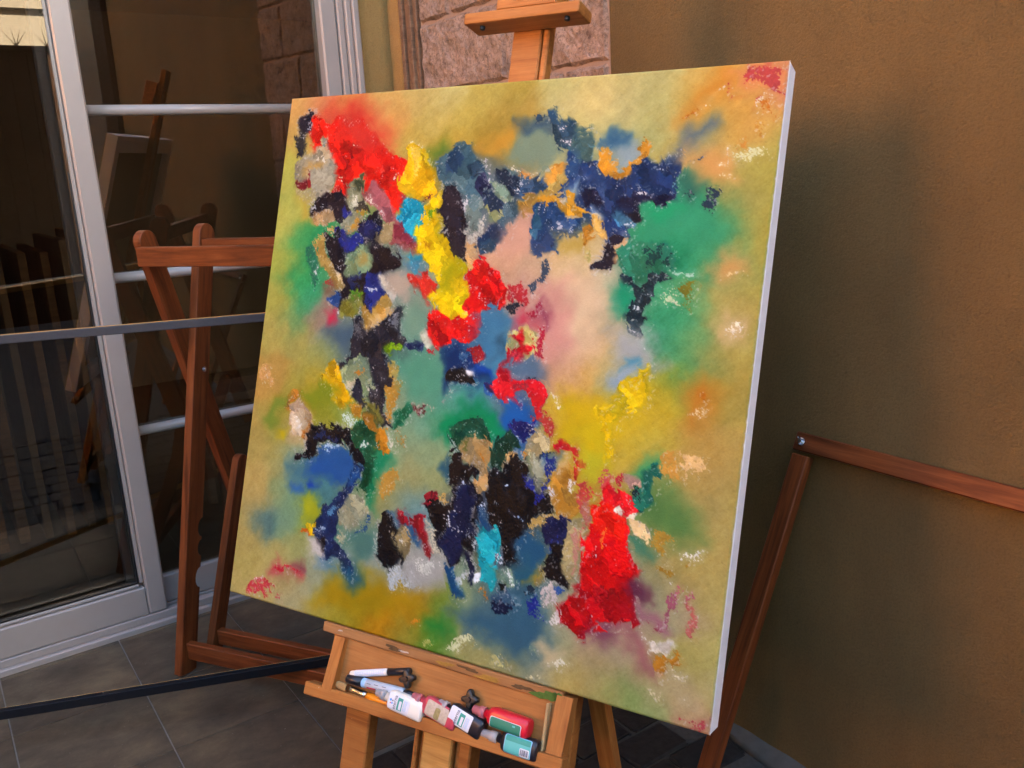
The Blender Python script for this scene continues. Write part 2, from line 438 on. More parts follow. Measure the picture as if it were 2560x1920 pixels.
PAINT_STROKES = """
S80 c8503a 98,33 186,29 259,84 256,120 133,65
H8 1e1a26 33,47 50,38 65,32 73,44 63,57 59,71 47,76 36,63
H6 2a2a2c 31,80 41,76 54,81 53,100 57,114 44,114 37,97
D6 22222a 34,111 49,107 66,117 49,126 36,123
D4 d0c8cc 57,57 71,53 67,67 53,76
H12 cc1f14 114,74 137,51 168,62 196,54 220,82 255,111 280,131 311,139 312,156 300,174 312,198 323,218 310,238 292,247 272,220 255,198 213,200 181,197 137,197 150,170 136,139 126,111 114,92
S40 c23a30 133,61 169,32 208,59 247,97 270,120 228,117 186,99 142,79
H8 cc1f14 65,72 77,49 103,64 114,74 114,90 89,103 74,91
H10 b81a14 162,99 211,118 199,129 159,112
H10 b01612 149,126 184,124 193,147 165,151
H10 b41812 252,160 289,156 304,183 265,178
H12 d8241a 202,132 247,133 262,155 224,164
D4 f0d0b8 186,102 204,107 199,113 190,109
D4 f0d8c0 150,167 170,168 166,177 157,174
D4 f0d8c0 257,193 274,196 270,204
D4 e8d8c8 288,182 305,172 302,185
H14 a89a80 90,113 120,92 129,128 139,139 148,153 142,176 125,195 105,206 83,183 44,171 39,137 61,121
S25 c89a50 66,135 115,134 87,148 63,154
H16 948c78 86,164 130,139 139,176 111,202 86,180
D5 d8ccb8 82,122 118,116 116,139 93,129
H6 7a1c22 46,182 72,171 86,164 80,183 60,192
D8 a89a78 45,192 93,187 107,216 84,225 51,208
S30 b8a048 50,206 85,213 98,255 68,256
H10 b08c60 101,237 141,222 159,243 141,259 104,255
H8 221a24 125,197 160,193 176,202 188,222 201,234 191,245 164,255 151,232 142,226 124,229 95,237 99,223
H6 20286a 173,238 195,229 199,241 180,247
H14 8c8c70 192,177 216,164 215,193 227,216 207,238 183,209 182,188
H12 4c5038 198,177 216,164 212,195
D5 d8d0b8 182,204 212,193 212,216 194,222
H8 3a3630 201,218 223,209 236,238 215,231
H10 909078 170,259 202,241 226,249 218,270 196,275
D6 b88838 183,263 221,249 228,263 205,279
D6 b08430 212,234 232,231 231,245 215,247
D6 c8a058 119,287 159,264 208,277 198,286 144,278 137,310
H10 1c1820 235,249 255,238 271,264 277,289 302,308 264,311 245,298 221,272
H8 1a2470 164,273 184,270 199,290 191,313 173,314
H8 15131c 135,280 160,284 173,277 185,313 153,314 148,301
H6 1c3490 201,290 225,279 241,290 228,299 206,302
H8 18204c 224,270 247,256 268,269 261,289 237,281
H16 a05a5c 235,177 252,180 302,238 339,270 364,296 363,308 334,309 299,288 264,240 221,200
D6 d8c8b8 222,204 241,200 262,229 246,229
H12 a0906c 273,262 302,257 298,284 277,289
H14 7a2c3c 303,262 336,270 359,296 310,288
D8 c8b8b0 251,229 274,231 277,253 262,247
D6 e8d8b0 313,99 351,107 348,122 324,117
H10 d4a416 318,113 344,113 365,144 383,147 379,168 385,194 377,207 330,209 306,194 307,167 314,141
D8 e8c050 321,117 342,118 358,155 331,165
D6 6c2a2c 358,205 383,196 375,211 353,222
S20 3c7c8c 315,218 351,211 361,222 325,229
H8 1898b0 324,224 339,216 364,226 366,259 363,287 342,274 320,253 326,240
S50 5c7830 356,120 388,108 408,128 377,142
H16 44606a 380,145 412,132 419,116 453,112 465,193 440,188 408,179 390,162
H8 d8b410 364,226 387,205 399,188 402,220 407,239 420,256 411,267 420,290 432,306 366,308 363,270 372,248
D6 6c9020 367,233 400,226 399,235 381,256
S50 566670 394,145 446,125 561,161 573,218 542,259 474,285 420,252
S30 7c8c78 537,91 563,79 609,81 622,110 639,142 606,158 559,148 534,136
S22 3c5468 537,70 559,79 566,81 612,75 619,90 565,92 541,87
S24 c0913c 518,90 541,82 544,103 533,127 505,131 460,121 483,109
H16 4c6870 389,145 411,124 429,112 449,114 463,138 495,164 486,168 498,185 487,209 461,209 428,192 407,184 391,162
H14 2c4660 411,126 425,118 438,137 426,158 410,154
H10 2c4454 448,152 471,142 495,164 481,166 468,176
H10 1e2440 478,176 492,172 499,191 489,203 475,191
D5 d8d0d8 479,168 508,170 498,185 485,174
D5 d0c8c8 462,132 492,139 510,166 498,166 483,147
D8 c0b8a8 456,260 487,239 507,247 501,272 491,305 470,305
H12 6c7c78 455,220 487,205 493,228 489,272 461,247
D4 e0d8d8 442,216 458,207 458,239 444,228
H8 201c28 405,186 423,186 438,205 452,235 465,255 457,285 468,297 460,306 435,306 416,282 421,262 402,237 403,205
H14 809078 502,178 532,189 549,205 555,216 536,214 514,197
H14 909468 497,226 518,222 534,236 528,257 510,247
H10 243850 490,209 508,199 536,218 534,234 518,222 499,226
H12 5c7474 528,158 556,163 575,183 569,187 539,169
H12 223246 515,164 528,160 568,177 572,189 565,208 548,201 541,187 526,179
D5 d0d0d0 555,185 570,191 567,208 560,201
D5 e0dcdc 530,205 543,216 540,228 532,220
H14 46606c 537,226 554,212 573,216 562,238 549,261 538,261 535,242
H14 2c3c58 510,267 532,257 553,271 541,283 520,300 494,305 494,288
H8 b08438 568,216 608,210 610,224 594,236 576,238
S40 cfa088 552,267 577,242 593,260 599,302 539,304
H14 34506c 569,185 607,166 621,170 615,190 612,204 572,210
H14 c08a3c 613,160 645,154 650,172 631,182 613,176
H14 b89850 622,178 653,166 653,182 639,206 608,210
D6 d09048 562,167 594,167 577,181
D6 e0d4b8 527,152 545,148 571,165 606,158 589,169 561,165
H12 2c4454 610,57 619,56 626,74 635,82 658,87 665,107 646,131 623,122 614,90
H18 4c6868 646,131 664,100 689,95 695,112 692,151 671,155
D5 d8d0d0 622,82 643,89 640,103 624,94
D5 d8d0d0 624,114 654,111 655,129 632,122
D8 30485c 571,67 592,56 608,73 582,82
H12 223c64 647,137 667,155 704,144 714,163 731,175 750,183 769,176 779,252 756,229 730,235 703,235 686,237 668,216 651,200 633,208 656,174
S20 3c5c80 652,141 665,145 664,167 655,166
D5 d0d0d8 669,169 698,183 688,188 670,176
D5 c8c8d4 718,193 732,200 727,214
H20 141a34 684,204 716,206 729,223 691,226
S20 a8c0c8 653,198 671,186 673,204 659,206
S16 d8e0e4 709,235 733,239 734,248 711,245
S30 8c9c98 714,113 741,110 763,126 764,162 744,166 727,148 725,129
S30 4c7488 712,113 727,102 748,107 742,122
H4 c8902c 609,214 631,210 665,224 701,239 691,243 667,235 637,222 610,222
H5 c8902c 655,198 667,202 672,224 662,216
H5 c08428 707,136 716,127 727,135 723,150 739,149 737,162 748,170 766,162 769,172 750,183 737,175 729,177 713,156
H10 27466c 593,248 608,226 637,222 655,232 662,245 673,249 702,243 715,262 697,266 661,271 654,300 608,302 600,282
H14 3c6880 595,246 607,236 612,282 599,270
D5 c8c8d0 637,244 651,249 660,265 644,273
D5 c8c8d0 656,265 676,253 673,269
D6 1c2030 639,275 654,289 649,300 637,289
S24 b89c50 662,277 696,264 709,280 699,299 658,300
H5 b87c28 695,274 709,264 716,272 702,291 697,288
H12 c09850 711,245 730,248 738,279 722,268
D5 c07c20 721,249 734,250 734,262
H10 22345c 734,248 757,237 779,256 782,276 767,286 747,287 738,268
D5 e0dcdc 747,287 780,263 770,278 752,292
S24 94a0a0 727,116 771,121 783,140 761,159 744,166 735,143
S24 3c6480 718,111 729,100 746,105 740,120 720,125
S30 3c7060 849,172 876,172 889,190 876,209 850,207
S60 439a70 800,231 843,214 858,209 889,220 929,248 925,281 793,284 796,244
S24 2ca06c 814,231 843,216 859,218 838,238 821,242
H5 c08830 774,129 786,118 795,127 790,146 770,165 760,180 750,183 739,174 727,175 725,164 746,166 763,157 783,140
H10 20365c 765,172 790,148 805,154 819,158 830,138 845,134 852,151 847,172 848,205 828,214 799,222 785,231 777,250 760,273 753,284 741,285 727,177 739,176 750,183
H14 181a34 778,210 811,207 846,205 828,216 799,222 763,222
D4 e0dcdc 782,208 798,199 813,207 798,212 780,214
D4 c8c8d4 810,165 825,166 825,175
D6 6c98a8 843,172 850,170 850,207 845,203
H6 181420 775,235 784,229 793,235 793,246 781,250
H10 4c7c98 751,235 768,241 784,254 777,261 759,254
D4 d8d8dc 763,254 785,252 784,259 769,262
D4 e0dce0 761,269 783,263 780,275 764,277
S30 5c6c78 830,138 845,109 873,88 891,83 887,95 868,109 848,133
S40 c88838 838,78 877,33 900,9 909,26 897,45 866,63 845,90
D6 b87428 842,82 862,61 867,69 850,86
D6 e8d8b8 866,60 878,58 896,39 905,36 887,55 870,69
S40 d8a060 849,136 875,139 931,144 938,178 903,185 888,180 873,154
D5 ece4cc 912,138 922,128 933,135 931,144 916,146
D5 e8dcb8 907,156 926,151 925,160 911,162
D6 e0c898 912,173 937,169 932,182
D6 d8d0a0 930,141 968,127 990,137 987,147 941,159 928,153
D5 2c3848 891,189 901,196 922,194 914,214 909,236 901,227 887,223 897,214
D6 2c3840 863,194 874,192 875,214 867,209
D6 4c5058 865,150 890,138 880,150
S30 d88c58 910,13 953,4 995,3 997,51 958,43 922,41
D7 b84a48 935,0 959,9 994,2 999,53 976,50 956,29 935,31
D5 b04040 910,27 916,53 938,54 917,57 909,35
S14 c05048 959,8 975,16 973,25 961,26
D5 b84040 949,73 957,70 963,56 957,56
D7 e8d0b0 966,56 983,52 983,68 962,83 952,82
D7 b87028 968,71 990,63 988,96 973,81
D8 c08838 955,91 970,90 971,113 962,109
D10 c88c40 928,122 945,112 950,127 936,132
S44 3c3e46 151,300 253,293 318,322 302,393 261,413 201,393
S44 3e4550 240,458 331,439 347,490 327,557 295,560 260,510
D10 2c6c54 80,306 127,295 138,346 125,393 111,368 99,326
D4 d8e0d8 119,356 134,339 132,365
H10 b09050 114,291 133,295 142,318 171,347 198,353 203,384 184,392 162,366 143,341 131,318
D6 e0c898 175,356 195,353 198,375 180,372
H8 18131c 139,295 179,290 195,317 194,348 207,357 235,354 255,302 273,310 296,301 326,322 323,337 287,349 281,363 297,380 314,401 277,425 254,420 243,389 229,387 203,402 195,425 175,408 196,396 202,380 196,357 174,351 158,325
H8 1c2c78 180,297 214,294 240,293 239,309 221,302 201,319 188,310
H8 1c2c70 255,357 285,354 294,375 314,399 277,423 258,413 256,382
H8 243464 209,368 243,353 242,364 223,383
H14 809470 201,335 217,314 256,306 265,328 252,353 223,365 203,353
S24 b08c48 230,325 258,322 254,333 235,336
D4 c8ccd8 257,384 283,374 290,385 269,394
H8 c8c4b4 285,356 294,358 327,396 318,409 303,382
S24 b8a490 297,360 337,343 358,373 348,395 318,392
H16 b02c24 350,358 370,350 391,354 414,370 417,387 403,396 385,380 358,373
H12 2c90a8 354,327 370,314 377,327 364,346 356,340
S24 5c8090 334,324 378,333 395,341 344,349
D6 a84438 138,380 157,373 179,381 171,388 153,382
S14 80604c 142,387 176,383 173,399 156,405
S20 c0304c 165,436 183,424 197,439 190,448 176,452
H8 2c4c80 169,411 182,397 197,403 188,419
D5 d8dcd8 185,417 193,412 203,438 193,435
H14 8c8838 198,425 210,409 243,387 251,422 234,434 206,438
D5 d0d0c0 228,414 246,407 245,420
H8 5c8c20 228,397 243,387 242,396 231,401
H14 a88440 251,418 278,429 303,397 319,414 304,441 280,460 265,457
H10 d0a868 277,445 310,429 328,422 297,450 272,463
S40 4c6070 178,463 233,450 241,481 230,502 207,504
H8 20222c 232,441 248,436 267,468 295,455 313,445 329,426 335,415 353,412 341,434 344,456 362,471 349,488 335,502 314,506 325,522 345,546 341,560 327,570 327,592 324,605 340,620 353,638 331,634 317,610 305,590 298,562 299,551 284,526 279,509 261,521 242,525 225,545 216,541 240,510 241,479 243,458
D5 6c6e74 323,426 344,421 341,451 321,444
D5 585a60 235,445 255,444 266,479 250,484
H10 1c2850 361,480 388,470 407,477 401,490 370,486
D4 c0c0c4 303,572 309,563 315,584 308,589
D4 c0c0c4 314,539 328,544 318,549
H14 849070 223,547 243,527 278,518 293,547 302,568 274,567 260,581 236,575
D6 c8b898 235,571 267,556 269,567 249,585
D6 b07830 255,551 273,540 288,550 267,556
H8 1c2434 254,584 268,565 280,586 290,596 280,606 267,594
D5 d0c8b0 285,568 302,566 300,588
H12 6c6a34 291,604 315,602 333,626 330,643 295,630
H6 b07c28 261,606 278,606 278,624 269,620
H6 b07c28 291,624 310,620 319,645 303,647
D7 b88838 329,565 352,541 369,550 363,583 356,606 349,630 333,608
H12 b09048 330,522 351,520 352,541 335,537
H5 6c9418 332,500 348,479 353,483 339,508
H14 c89c14 170,563 190,539 208,528 221,554 234,580 215,586 179,579
H8 c89c14 216,590 237,581 254,597 236,611 215,602
S24 848c28 128,598 161,576 214,579 215,604 156,620
H14 c0a080 107,635 126,619 163,646 169,664 120,674 107,653
D6 e8e0d0 112,648 136,645 151,666 128,671
H14 a87030 89,623 110,599 125,596 127,611 97,631
S20 7a8c38 30,662 98,601 105,605 53,669
D8 d0a068 8,551 46,550 50,594 14,588
D6 d0dcd0 230,625 247,609 280,636 254,653 235,642
H12 0c5c3c 357,644 364,622 388,589 397,601 371,630 362,643
H12 0c5c3c 272,642 290,635 317,649 271,655
D8 d0b0a0 391,593 421,583 444,589 428,599
H10 6c3a38 400,600 420,596 411,606
S30 7c9880 347,408 378,402 402,422 398,452 377,468 357,455
S40 5c9478 343,516 393,499 450,507 461,548 445,578 384,581 368,544
H10 c4c0a8 397,460 411,449 424,471 413,485
D5 a83038 412,489 426,484 430,494 415,497
S90 dcc09c 667,344 725,336 749,396 726,471 693,474 675,407
S60 d09488 643,363 668,354 688,454 660,472
H12 c8a070 470,303 491,296 500,325 476,332 465,322
H8 241f28 420,285 469,284 467,315 439,312
D5 302c34 436,310 466,313 466,326 445,318
H16 3c5468 494,302 513,283 532,282 525,303 499,318
H10 d4b410 374,286 420,285 439,310 464,328 477,338 470,353 484,367 488,379 473,392 478,409 494,418 488,427 452,435 428,424 428,407 411,393 426,376 412,353 395,339 380,329
S24 a8a010 433,339 464,330 460,353 428,378
D8 c89018 374,286 395,292 393,311 377,305
H10 d0141a 477,338 492,323 507,324 516,336 540,340 557,363 558,384 549,404 531,410 515,402 513,419 523,439 500,459 484,468 466,466 448,478 431,479 412,455 406,434 414,417 428,424 450,435 488,429 493,416 477,407 470,390 488,377 500,364 483,363
H8 e0c008 432,386 470,371 488,381 472,401 476,417 435,422
H10 b81418 515,382 550,396 549,406 520,400
H10 b01418 416,431 445,436 451,465 427,471
H10 dc2018 488,342 511,337 523,357 502,362
D4 e8e0c8 485,373 500,362 499,368 488,377
D4 e8d8c0 450,440 457,435 454,448
D5 f0d860 469,417 491,414 485,427
D8 2c4468 601,281 654,280 651,292 639,302 623,310 608,299
H12 2c4468 601,281 638,280 637,302 617,305
D5 d8b880 603,299 618,311 621,314 609,307
D6 3c4858 619,321 634,312 640,328 637,352 627,372 610,379 603,361 623,346
D7 b02c34 556,373 591,360 607,377 606,399 588,390 569,381
D7 1c2430 559,392 573,379 600,393 592,402 572,407
S30 c04458 583,418 604,401 623,410 619,432 595,438
D7 b02038 606,405 626,398 633,386 641,399 634,411 617,418
D7 b02038 630,427 647,426 649,458 649,485 632,479 630,449
S30 904058 638,391 655,406 648,430 633,419
S30 4c7c98 514,423 564,412 580,463 576,496 556,522 526,508 511,468
S24 3c5c70 557,461 574,449 578,479 565,484
H16 b8b070 586,438 613,436 629,439 632,479 613,482 583,481
H4 c41828 590,452 605,441 608,451 603,463
H4 c41828 594,478 606,469 612,480 607,489 597,486
H4 c41828 581,501 587,480 595,488 585,499
H4 c41828 610,467 626,465 622,472 609,471
D4 c43828 621,448 629,439 630,459
S24 5c7488 594,494 633,485 643,507 638,522 601,513
D5 202838 620,517 642,519 641,527 625,525
D5 e0dcd8 597,518 619,512 620,521 598,524
S20 18305c 452,486 484,470 511,489 541,517 555,532 523,541 465,558 452,519
D6 3c6488 479,483 503,481 503,502 485,508
H8 101218 468,530 491,516 509,522 521,539 475,542
S14 1c4ca0 516,503 535,503 554,524 526,523
H8 8c1c28 502,475 511,470 531,493 516,503
H3 e8e8ec 501,518 514,521 514,525 505,522
H10 2c64a0 549,539 569,549 566,559 551,553
H6 1c2450 546,535 558,534 567,547 555,546
H7 c41828 558,532 566,523 573,506 590,516 597,532 619,526 654,528 661,541 657,561 645,572 637,545 619,543 602,553 618,573 599,561 580,561 569,545
D7 9c2c38 597,534 625,527 633,546 610,548
H4 b01c2c 647,574 666,564 660,582 651,581
D5 b01c2c 630,578 656,586 673,584 685,591 682,603 669,604 654,591
S34 0f8050 477,608 502,576 530,569 558,598 579,616 475,629
H14 0a3c30 493,614 520,599 539,601 560,618 490,627
S20 2460a0 579,570 599,563 623,575 643,592 649,603 586,603
H10 1c2c68 609,604 641,594 650,607 597,613
D4 e0e0e0 585,561 603,561 595,566
D5 90988c 455,577 479,552 484,556 464,583
D4 e0e0e0 640,598 653,595 649,603
S40 c8a820 684,552 705,536 736,546 788,540 794,588 714,599 695,570
H14 d8b010 758,559 789,548 793,577 773,580
D6 e8dcc0 668,546 682,537 695,558 692,565
D6 b8a868 699,300 714,300 714,315 703,314
H8 26222c 734,297 754,278 759,312 748,326 724,330 725,321 738,311
H16 2c7458 766,289 793,281 841,287 855,309 863,342 839,332 816,338 780,332 766,319
H6 c8a070 754,301 765,281 775,281 768,298 757,312
H7 1e1a26 734,311 740,293 753,278 769,278 755,299 750,316 743,328 724,329 723,319
D7 12403c 807,292 836,280 842,298 818,323
D7 12403c 835,317 850,296 855,322 835,332
S30 1f9068 764,361 794,352 800,382 789,405 767,391
H8 182c34 774,336 789,337 806,348 827,332 839,337 863,344 842,354 828,366 818,381 817,403 833,408 823,423 813,432 798,425 790,407 795,390 801,371 795,356 777,344
D4 e0e4e4 799,356 822,351 850,361 835,363 804,361
D4 e0e4e4 800,382 808,368 807,389 800,397
D4 e0e4e4 795,420 802,425 800,427
D4 e0e4e4 832,336 844,341 836,343
D4 e0e4e4 850,348 863,344 857,351
D4 e0e4e4 818,396 827,392 822,399
D10 a8c8b0 857,325 894,319 906,331 877,336 862,336
D7 7c7428 873,360 896,340 913,340 900,369 895,391 882,370
D7 d0d8b0 833,375 873,361 880,385 845,383
S34 a8a8a4 768,429 812,426 851,471 824,475 785,466
D5 e8e4e0 811,435 821,437 848,469 836,461
S14 5c94a8 794,472 817,468 825,481 796,489
S20 98a8b4 781,498 812,488 821,500 796,521 779,515
H18 ccae14 823,486 838,478 841,503 843,521 842,544 805,557 800,580 771,573 757,559 802,533 804,516 820,505
D6 e8d8b0 757,559 799,539 802,533 785,556
S50 c07c30 908,509 924,495 945,514 947,532 920,562 911,552
D8 b06c20 920,506 935,508 939,527 925,529
D7 e8c898 910,545 947,530 933,553
S36 d4b080 943,409 954,395 982,396 983,422 962,431
D8 ecdcc0 948,409 957,396 981,400 981,417 961,426
S36 cf9c60 921,316 937,299 961,306 968,323 932,332
D6 e8c890 931,328 948,320 967,325
S20 c0a818 79,673 94,673 97,689 81,687
H16 c8b090 109,648 149,639 168,659 147,678 116,673
D6 e8e0d4 112,650 136,647 146,674 127,669
H10 b07030 144,681 164,658 160,685
S30 4c7480 121,739 166,719 183,753 132,769
S20 285490 166,721 191,695 224,679 258,684 278,699 295,718 278,738 265,758 230,754 194,751 169,741
D6 a8c0d8 197,694 224,679 247,681 227,699 207,704
H8 0f1018 148,719 155,691 168,662 193,654 228,654 243,659 264,650 275,683 294,696 303,717 285,711 270,686 245,672 218,680 191,690 175,706 166,719 131,726 132,717
D6 1c3058 170,675 210,665 244,665 218,680 184,687
S14 1c40a0 177,769 190,760 198,773 187,779
S20 3464a0 133,778 156,772 159,786 138,789
H8 0c4c30 269,647 290,635 308,646 334,656 341,681 324,696 325,720 328,756 316,769 296,762 303,739 301,708 296,692 274,673
S24 148058 325,701 341,681 358,689 345,728 336,755 333,790 324,800 320,760 327,731
D4 d0dcd0 296,676 331,669 330,680 299,693 298,704
D4 d0dcd0 279,652 280,678 270,669
D4 e0dcc8 282,746 299,730 299,746 289,752
H5 b07828 295,630 313,624 327,648 308,646
H5 b07828 327,646 343,644 354,664 351,680 337,677
D9 b88c40 346,732 373,702 387,722 378,749 358,773 347,758
D6 d8d0b8 352,654 371,655 369,677 359,679
D7 b07828 370,645 389,649 392,668 381,665
H8 16284c 197,840 219,810 246,781 269,768 281,720 298,722 285,763 266,802 259,831 247,858 276,881 305,904 308,923 284,915 270,896 229,908 226,889 208,870 204,848
S10 285890 269,748 282,726 291,745 277,765
H8 0c0e16 208,872 231,866 231,886 223,891 216,882
D4 b8c8d8 204,848 232,841 232,856 209,858
D4 d8e0e8 262,884 285,886 284,897
D5 5c88a8 229,803 256,794 252,822 236,829
S16 a8a828 165,805 189,788 210,809 202,831 180,843 166,830
H6 d8b010 184,849 198,842 204,866 193,870
H4 c86418 166,864 189,860 196,870
H14 989478 258,803 284,774 318,782 325,809 298,825 289,842 268,830
D7 c8b890 254,848 288,837 290,863 264,859
S24 507870 283,854 325,826 350,830 359,872 308,890
D7 285078 292,841 323,814 333,808 325,826 299,849
S20 285078 401,800 429,812 445,821 448,838 421,828
S16 285078 366,791 378,787 403,812 383,816
D9 b8c0b0 340,832 360,824 368,878 346,874
H10 0c0e14 351,815 371,794 399,821 394,835 420,858 413,880 392,895 366,881 356,851
H10 8c7c58 394,835 408,811 433,836 421,860
D4 e0d8c8 404,837 420,841 420,853
H6 8c1c28 394,784 402,785 421,809 407,805
H8 8c1c28 426,793 440,785 445,817 429,812
S24 d8c8c0 190,884 209,876 226,893 226,909 202,902
S20 5c84a0 221,914 254,903 284,913 257,922
S24 c05058 103,963 122,932 183,933 179,945
D7 c42838 104,951 122,932 148,938 183,933 179,943 138,949
D8 c84048 49,1002 72,969 118,978 112,998 87,1015 52,1016
D7 c86060 122,1001 139,992 145,1009 130,1012
D7 e8c8b8 62,981 84,965 90,980 70,993
S20 8c4450 164,928 183,915 188,930
S50 a88818 247,933 273,919 306,949 345,917 372,920 396,936 461,926 464,946 212,1003 236,971
S30 285c78 286,908 310,903 330,925 306,945
D14 b8bcbc 380,902 414,882 452,866 459,914 395,928
S50 3a4352 486,748 556,696 640,675 692,706 689,761 648,831 559,849 490,805
S30 a8a49c 425,880 457,852 508,863 516,886 441,914
D12 c8c4b8 424,869 472,854 509,867 462,889
S30 0c8c58 477,621 498,597 555,591 582,616 576,645 546,628 513,633 508,660 484,647
H10 0a4834 485,624 509,600 542,598 566,620 566,638 556,631 528,633 510,645 508,662 494,652
D6 c0d0c0 514,622 553,613 546,626 522,629
H10 0c3c2c 583,628 604,611 621,633 604,643 598,666 596,682 582,682 574,661
H12 b09060 508,650 528,633 556,633 572,645 571,673 568,686 577,701 560,724 545,718 555,688 538,674 519,673
D6 b87828 546,661 564,658 563,679 551,676
D6 6c6c38 514,641 528,635 526,655 517,661
D6 d0a068 547,701 568,686 566,702 555,724
H10 a88c60 599,673 604,645 618,647 621,670 609,682
S20 2460a0 587,587 631,582 648,591 616,599 588,599
H8 1c2468 603,603 649,593 636,613 628,622 616,617
H12 b8a880 635,625 652,603 673,612 677,627 666,640 651,642 633,641
D8 d8c8a0 629,645 648,639 656,665 673,694 665,699 649,674
D6 b87828 631,645 646,641 646,655 638,664
H12 9c9c84 651,646 677,644 682,677 674,697 659,684
D7 20222c 662,646 682,630 694,636 680,650 668,653
S20 3c6890 678,646 700,635 702,666 685,668
S12 30586c 469,697 484,667 491,714 479,716
H8 0b0b12 444,767 472,752 493,763 506,753 511,719 493,714 487,688 499,665 513,665 523,684 541,678 549,685 534,707 547,717 561,735 566,751 557,772 558,792 558,809 567,811 573,830 558,847 539,844 518,865 500,840 481,811 466,797 459,781
H12 101c3c 511,752 525,717 545,718 552,737 543,775 557,801 542,832 517,861 500,840 508,793
H8 0b0b10 574,725 582,684 601,685 618,649 636,664 641,687 659,704 677,708 695,709 696,734 675,738 660,754 654,775 640,787 640,805 649,821 635,835 622,834 615,802 605,784 584,764
D7 1c2c80 634,680 651,677 670,702 688,689 693,698 676,716 661,729 660,707 645,698
D7 1c2c78 680,646 698,639 701,678 690,691 681,673
S10 1c4c78 564,755 578,753 582,768 570,778
D4 d8dcec 585,685 600,681 589,699
D4 d8dcec 611,713 624,709 617,722
D4 d8dcec 626,705 643,714 640,724 636,709
D5 b8c4e0 620,742 650,752 650,762 630,752
D5 d8dcec 510,711 543,708 535,715 518,730
D4 d8dcec 548,742 561,731 553,745
D4 c8d0e0 562,739 575,733 574,757 564,755
D4 e0e4f0 611,612 626,622 622,630 617,621
D4 e0e4f0 638,599 653,595 645,602
D4 e0e4f0 615,641 626,642 620,648
D4 d8d8e0 496,783 512,756 505,773 506,798
D5 9ca8b8 638,691 649,674 652,681
H8 b88434 701,674 710,649 729,666 735,676 723,693 730,702 746,697 756,709 739,737 724,749 705,733 697,709
S20 d0b078 701,643 717,633 723,648 709,673
D5 e8dcd0 723,678 738,668 740,683 734,701 723,693
D5 d8d0d0 691,698 703,693 703,724 696,721
D8 b04038 636,581 681,576 686,593 680,619 669,601 655,591
H4 b81c2c 688,624 706,618 720,623 730,635 714,631 699,630
H4 b81c2c 728,643 743,641 746,652 743,677 735,661
H8 6c7c68 528,865 552,836 559,853 548,875 534,888
H8 707860 563,846 585,835 587,853 575,861
H6 101830 550,840 558,843 566,867 563,876 556,859
D5 c8ccc8 528,885 543,868 560,858 555,890 538,905
H5 e8e8e8 568,863 579,859 581,870 572,876
H10 1c4c70 512,872 521,866 531,887 552,902 535,918 528,900
H6 20a0a8 571,800 573,782 597,775 610,801 608,819 606,835 612,850 608,867 601,886 595,875 581,872 587,847 579,812
D4 e0e0e8 604,824 615,804 619,833 611,838
D5 c0c8c8 559,816 577,809 581,824 574,838
S20 285878 643,793 664,769 693,787 702,812 677,829 652,824
S20 2c5c70 635,835 665,822 677,835 661,861 646,851
S14 b08c28 668,850 697,817 694,833 673,855
H8 141c40 685,761 719,744 736,747 738,775 712,789 700,795 689,778
D6 1c3890 707,781 733,770 716,788 711,812 702,822 703,800
H7 0b0b12 712,791 731,786 735,817 739,833 747,841 744,849 726,842 705,844 698,828 711,812
D7 b89858 654,763 675,740 714,741 691,760 671,772 686,785 667,776
H14 a8986c 733,783 740,744 763,732 764,770 757,813 754,847 738,822
D8 c08878 746,758 761,748 761,812 752,833
D6 305898 714,854 728,847 742,854 723,867
D8 d0c0b8 692,861 711,845 736,870 734,886 703,893
D6 8c7c50 681,847 697,836 699,849 687,858
D5 b07020 576,889 587,883 601,902 594,901
D6 3c5870 604,891 627,872 651,885 662,902 608,914
H12 7a9078 610,848 636,841 648,864 627,870
D4 e8ece4 618,841 636,843 650,862 640,871 625,855
H6 10181c 615,871 624,871 623,879 617,880
D6 203040 666,866 688,861 686,881 671,884
D7 c0b8a0 448,779 460,789 515,858 502,854 452,822
H6 8c1c28 441,764 468,742 472,750 449,766
H6 8c1c28 425,796 444,786 453,812 475,839 474,849 453,824 435,811
H6 8c1c28 395,784 403,785 417,808 402,795
D5 b89858 473,742 489,733 502,753 490,759
D7 b84848 741,687 764,679 774,753 761,748 749,720
S50 c8b020 717,600 770,565 792,574 780,611 781,643 742,633
D8 e0b80c 762,566 790,563 788,610 796,624 784,654 778,653 778,621 773,584
S30 b8b030 741,626 777,632 782,654 751,666
S30 3c9868 833,646 868,623 876,636 857,654 838,660
S50 5c8048 851,695 886,675 946,713 945,736 906,747 866,727
S30 3c7c68 837,741 861,748 883,769 856,767 840,761
D8 c85858 775,663 802,651 801,674 787,694 781,707
H10 d00c18 773,757 783,738 774,715 793,707 804,716 827,725 833,742 839,769 847,791 860,797 855,818 856,858 771,877 771,847 770,810 767,773
H12 d81c10 773,712 793,707 827,725 827,758 796,760 783,738
H8 cc1824 784,684 794,671 805,680 839,695 848,708 830,720 807,710 788,702
D6 b83040 803,660 817,647 829,662 826,673 811,674
D7 c04840 744,692 769,680 777,696 752,706
D8 b87868 753,711 770,705 776,745 753,745
H10 c0988c 828,667 845,663 851,671 833,680
H5 d8d0c0 806,714 813,709 820,719 810,718
H5 d8d0c0 829,723 845,714 839,725
H8 98101c 789,844 828,835 831,849 793,865
D5 e87030 792,774 806,743 810,761 795,786
S30 5c3048 851,819 869,814 877,843 863,853
H12 1c6c5c 851,655 870,639 880,652 874,669 869,692 852,708 839,693 852,676
D6 102830 832,685 846,676 850,691 839,695
D4 e0e8e4 875,646 881,648 879,659
D4 e0e8e4 859,688 867,689 862,691
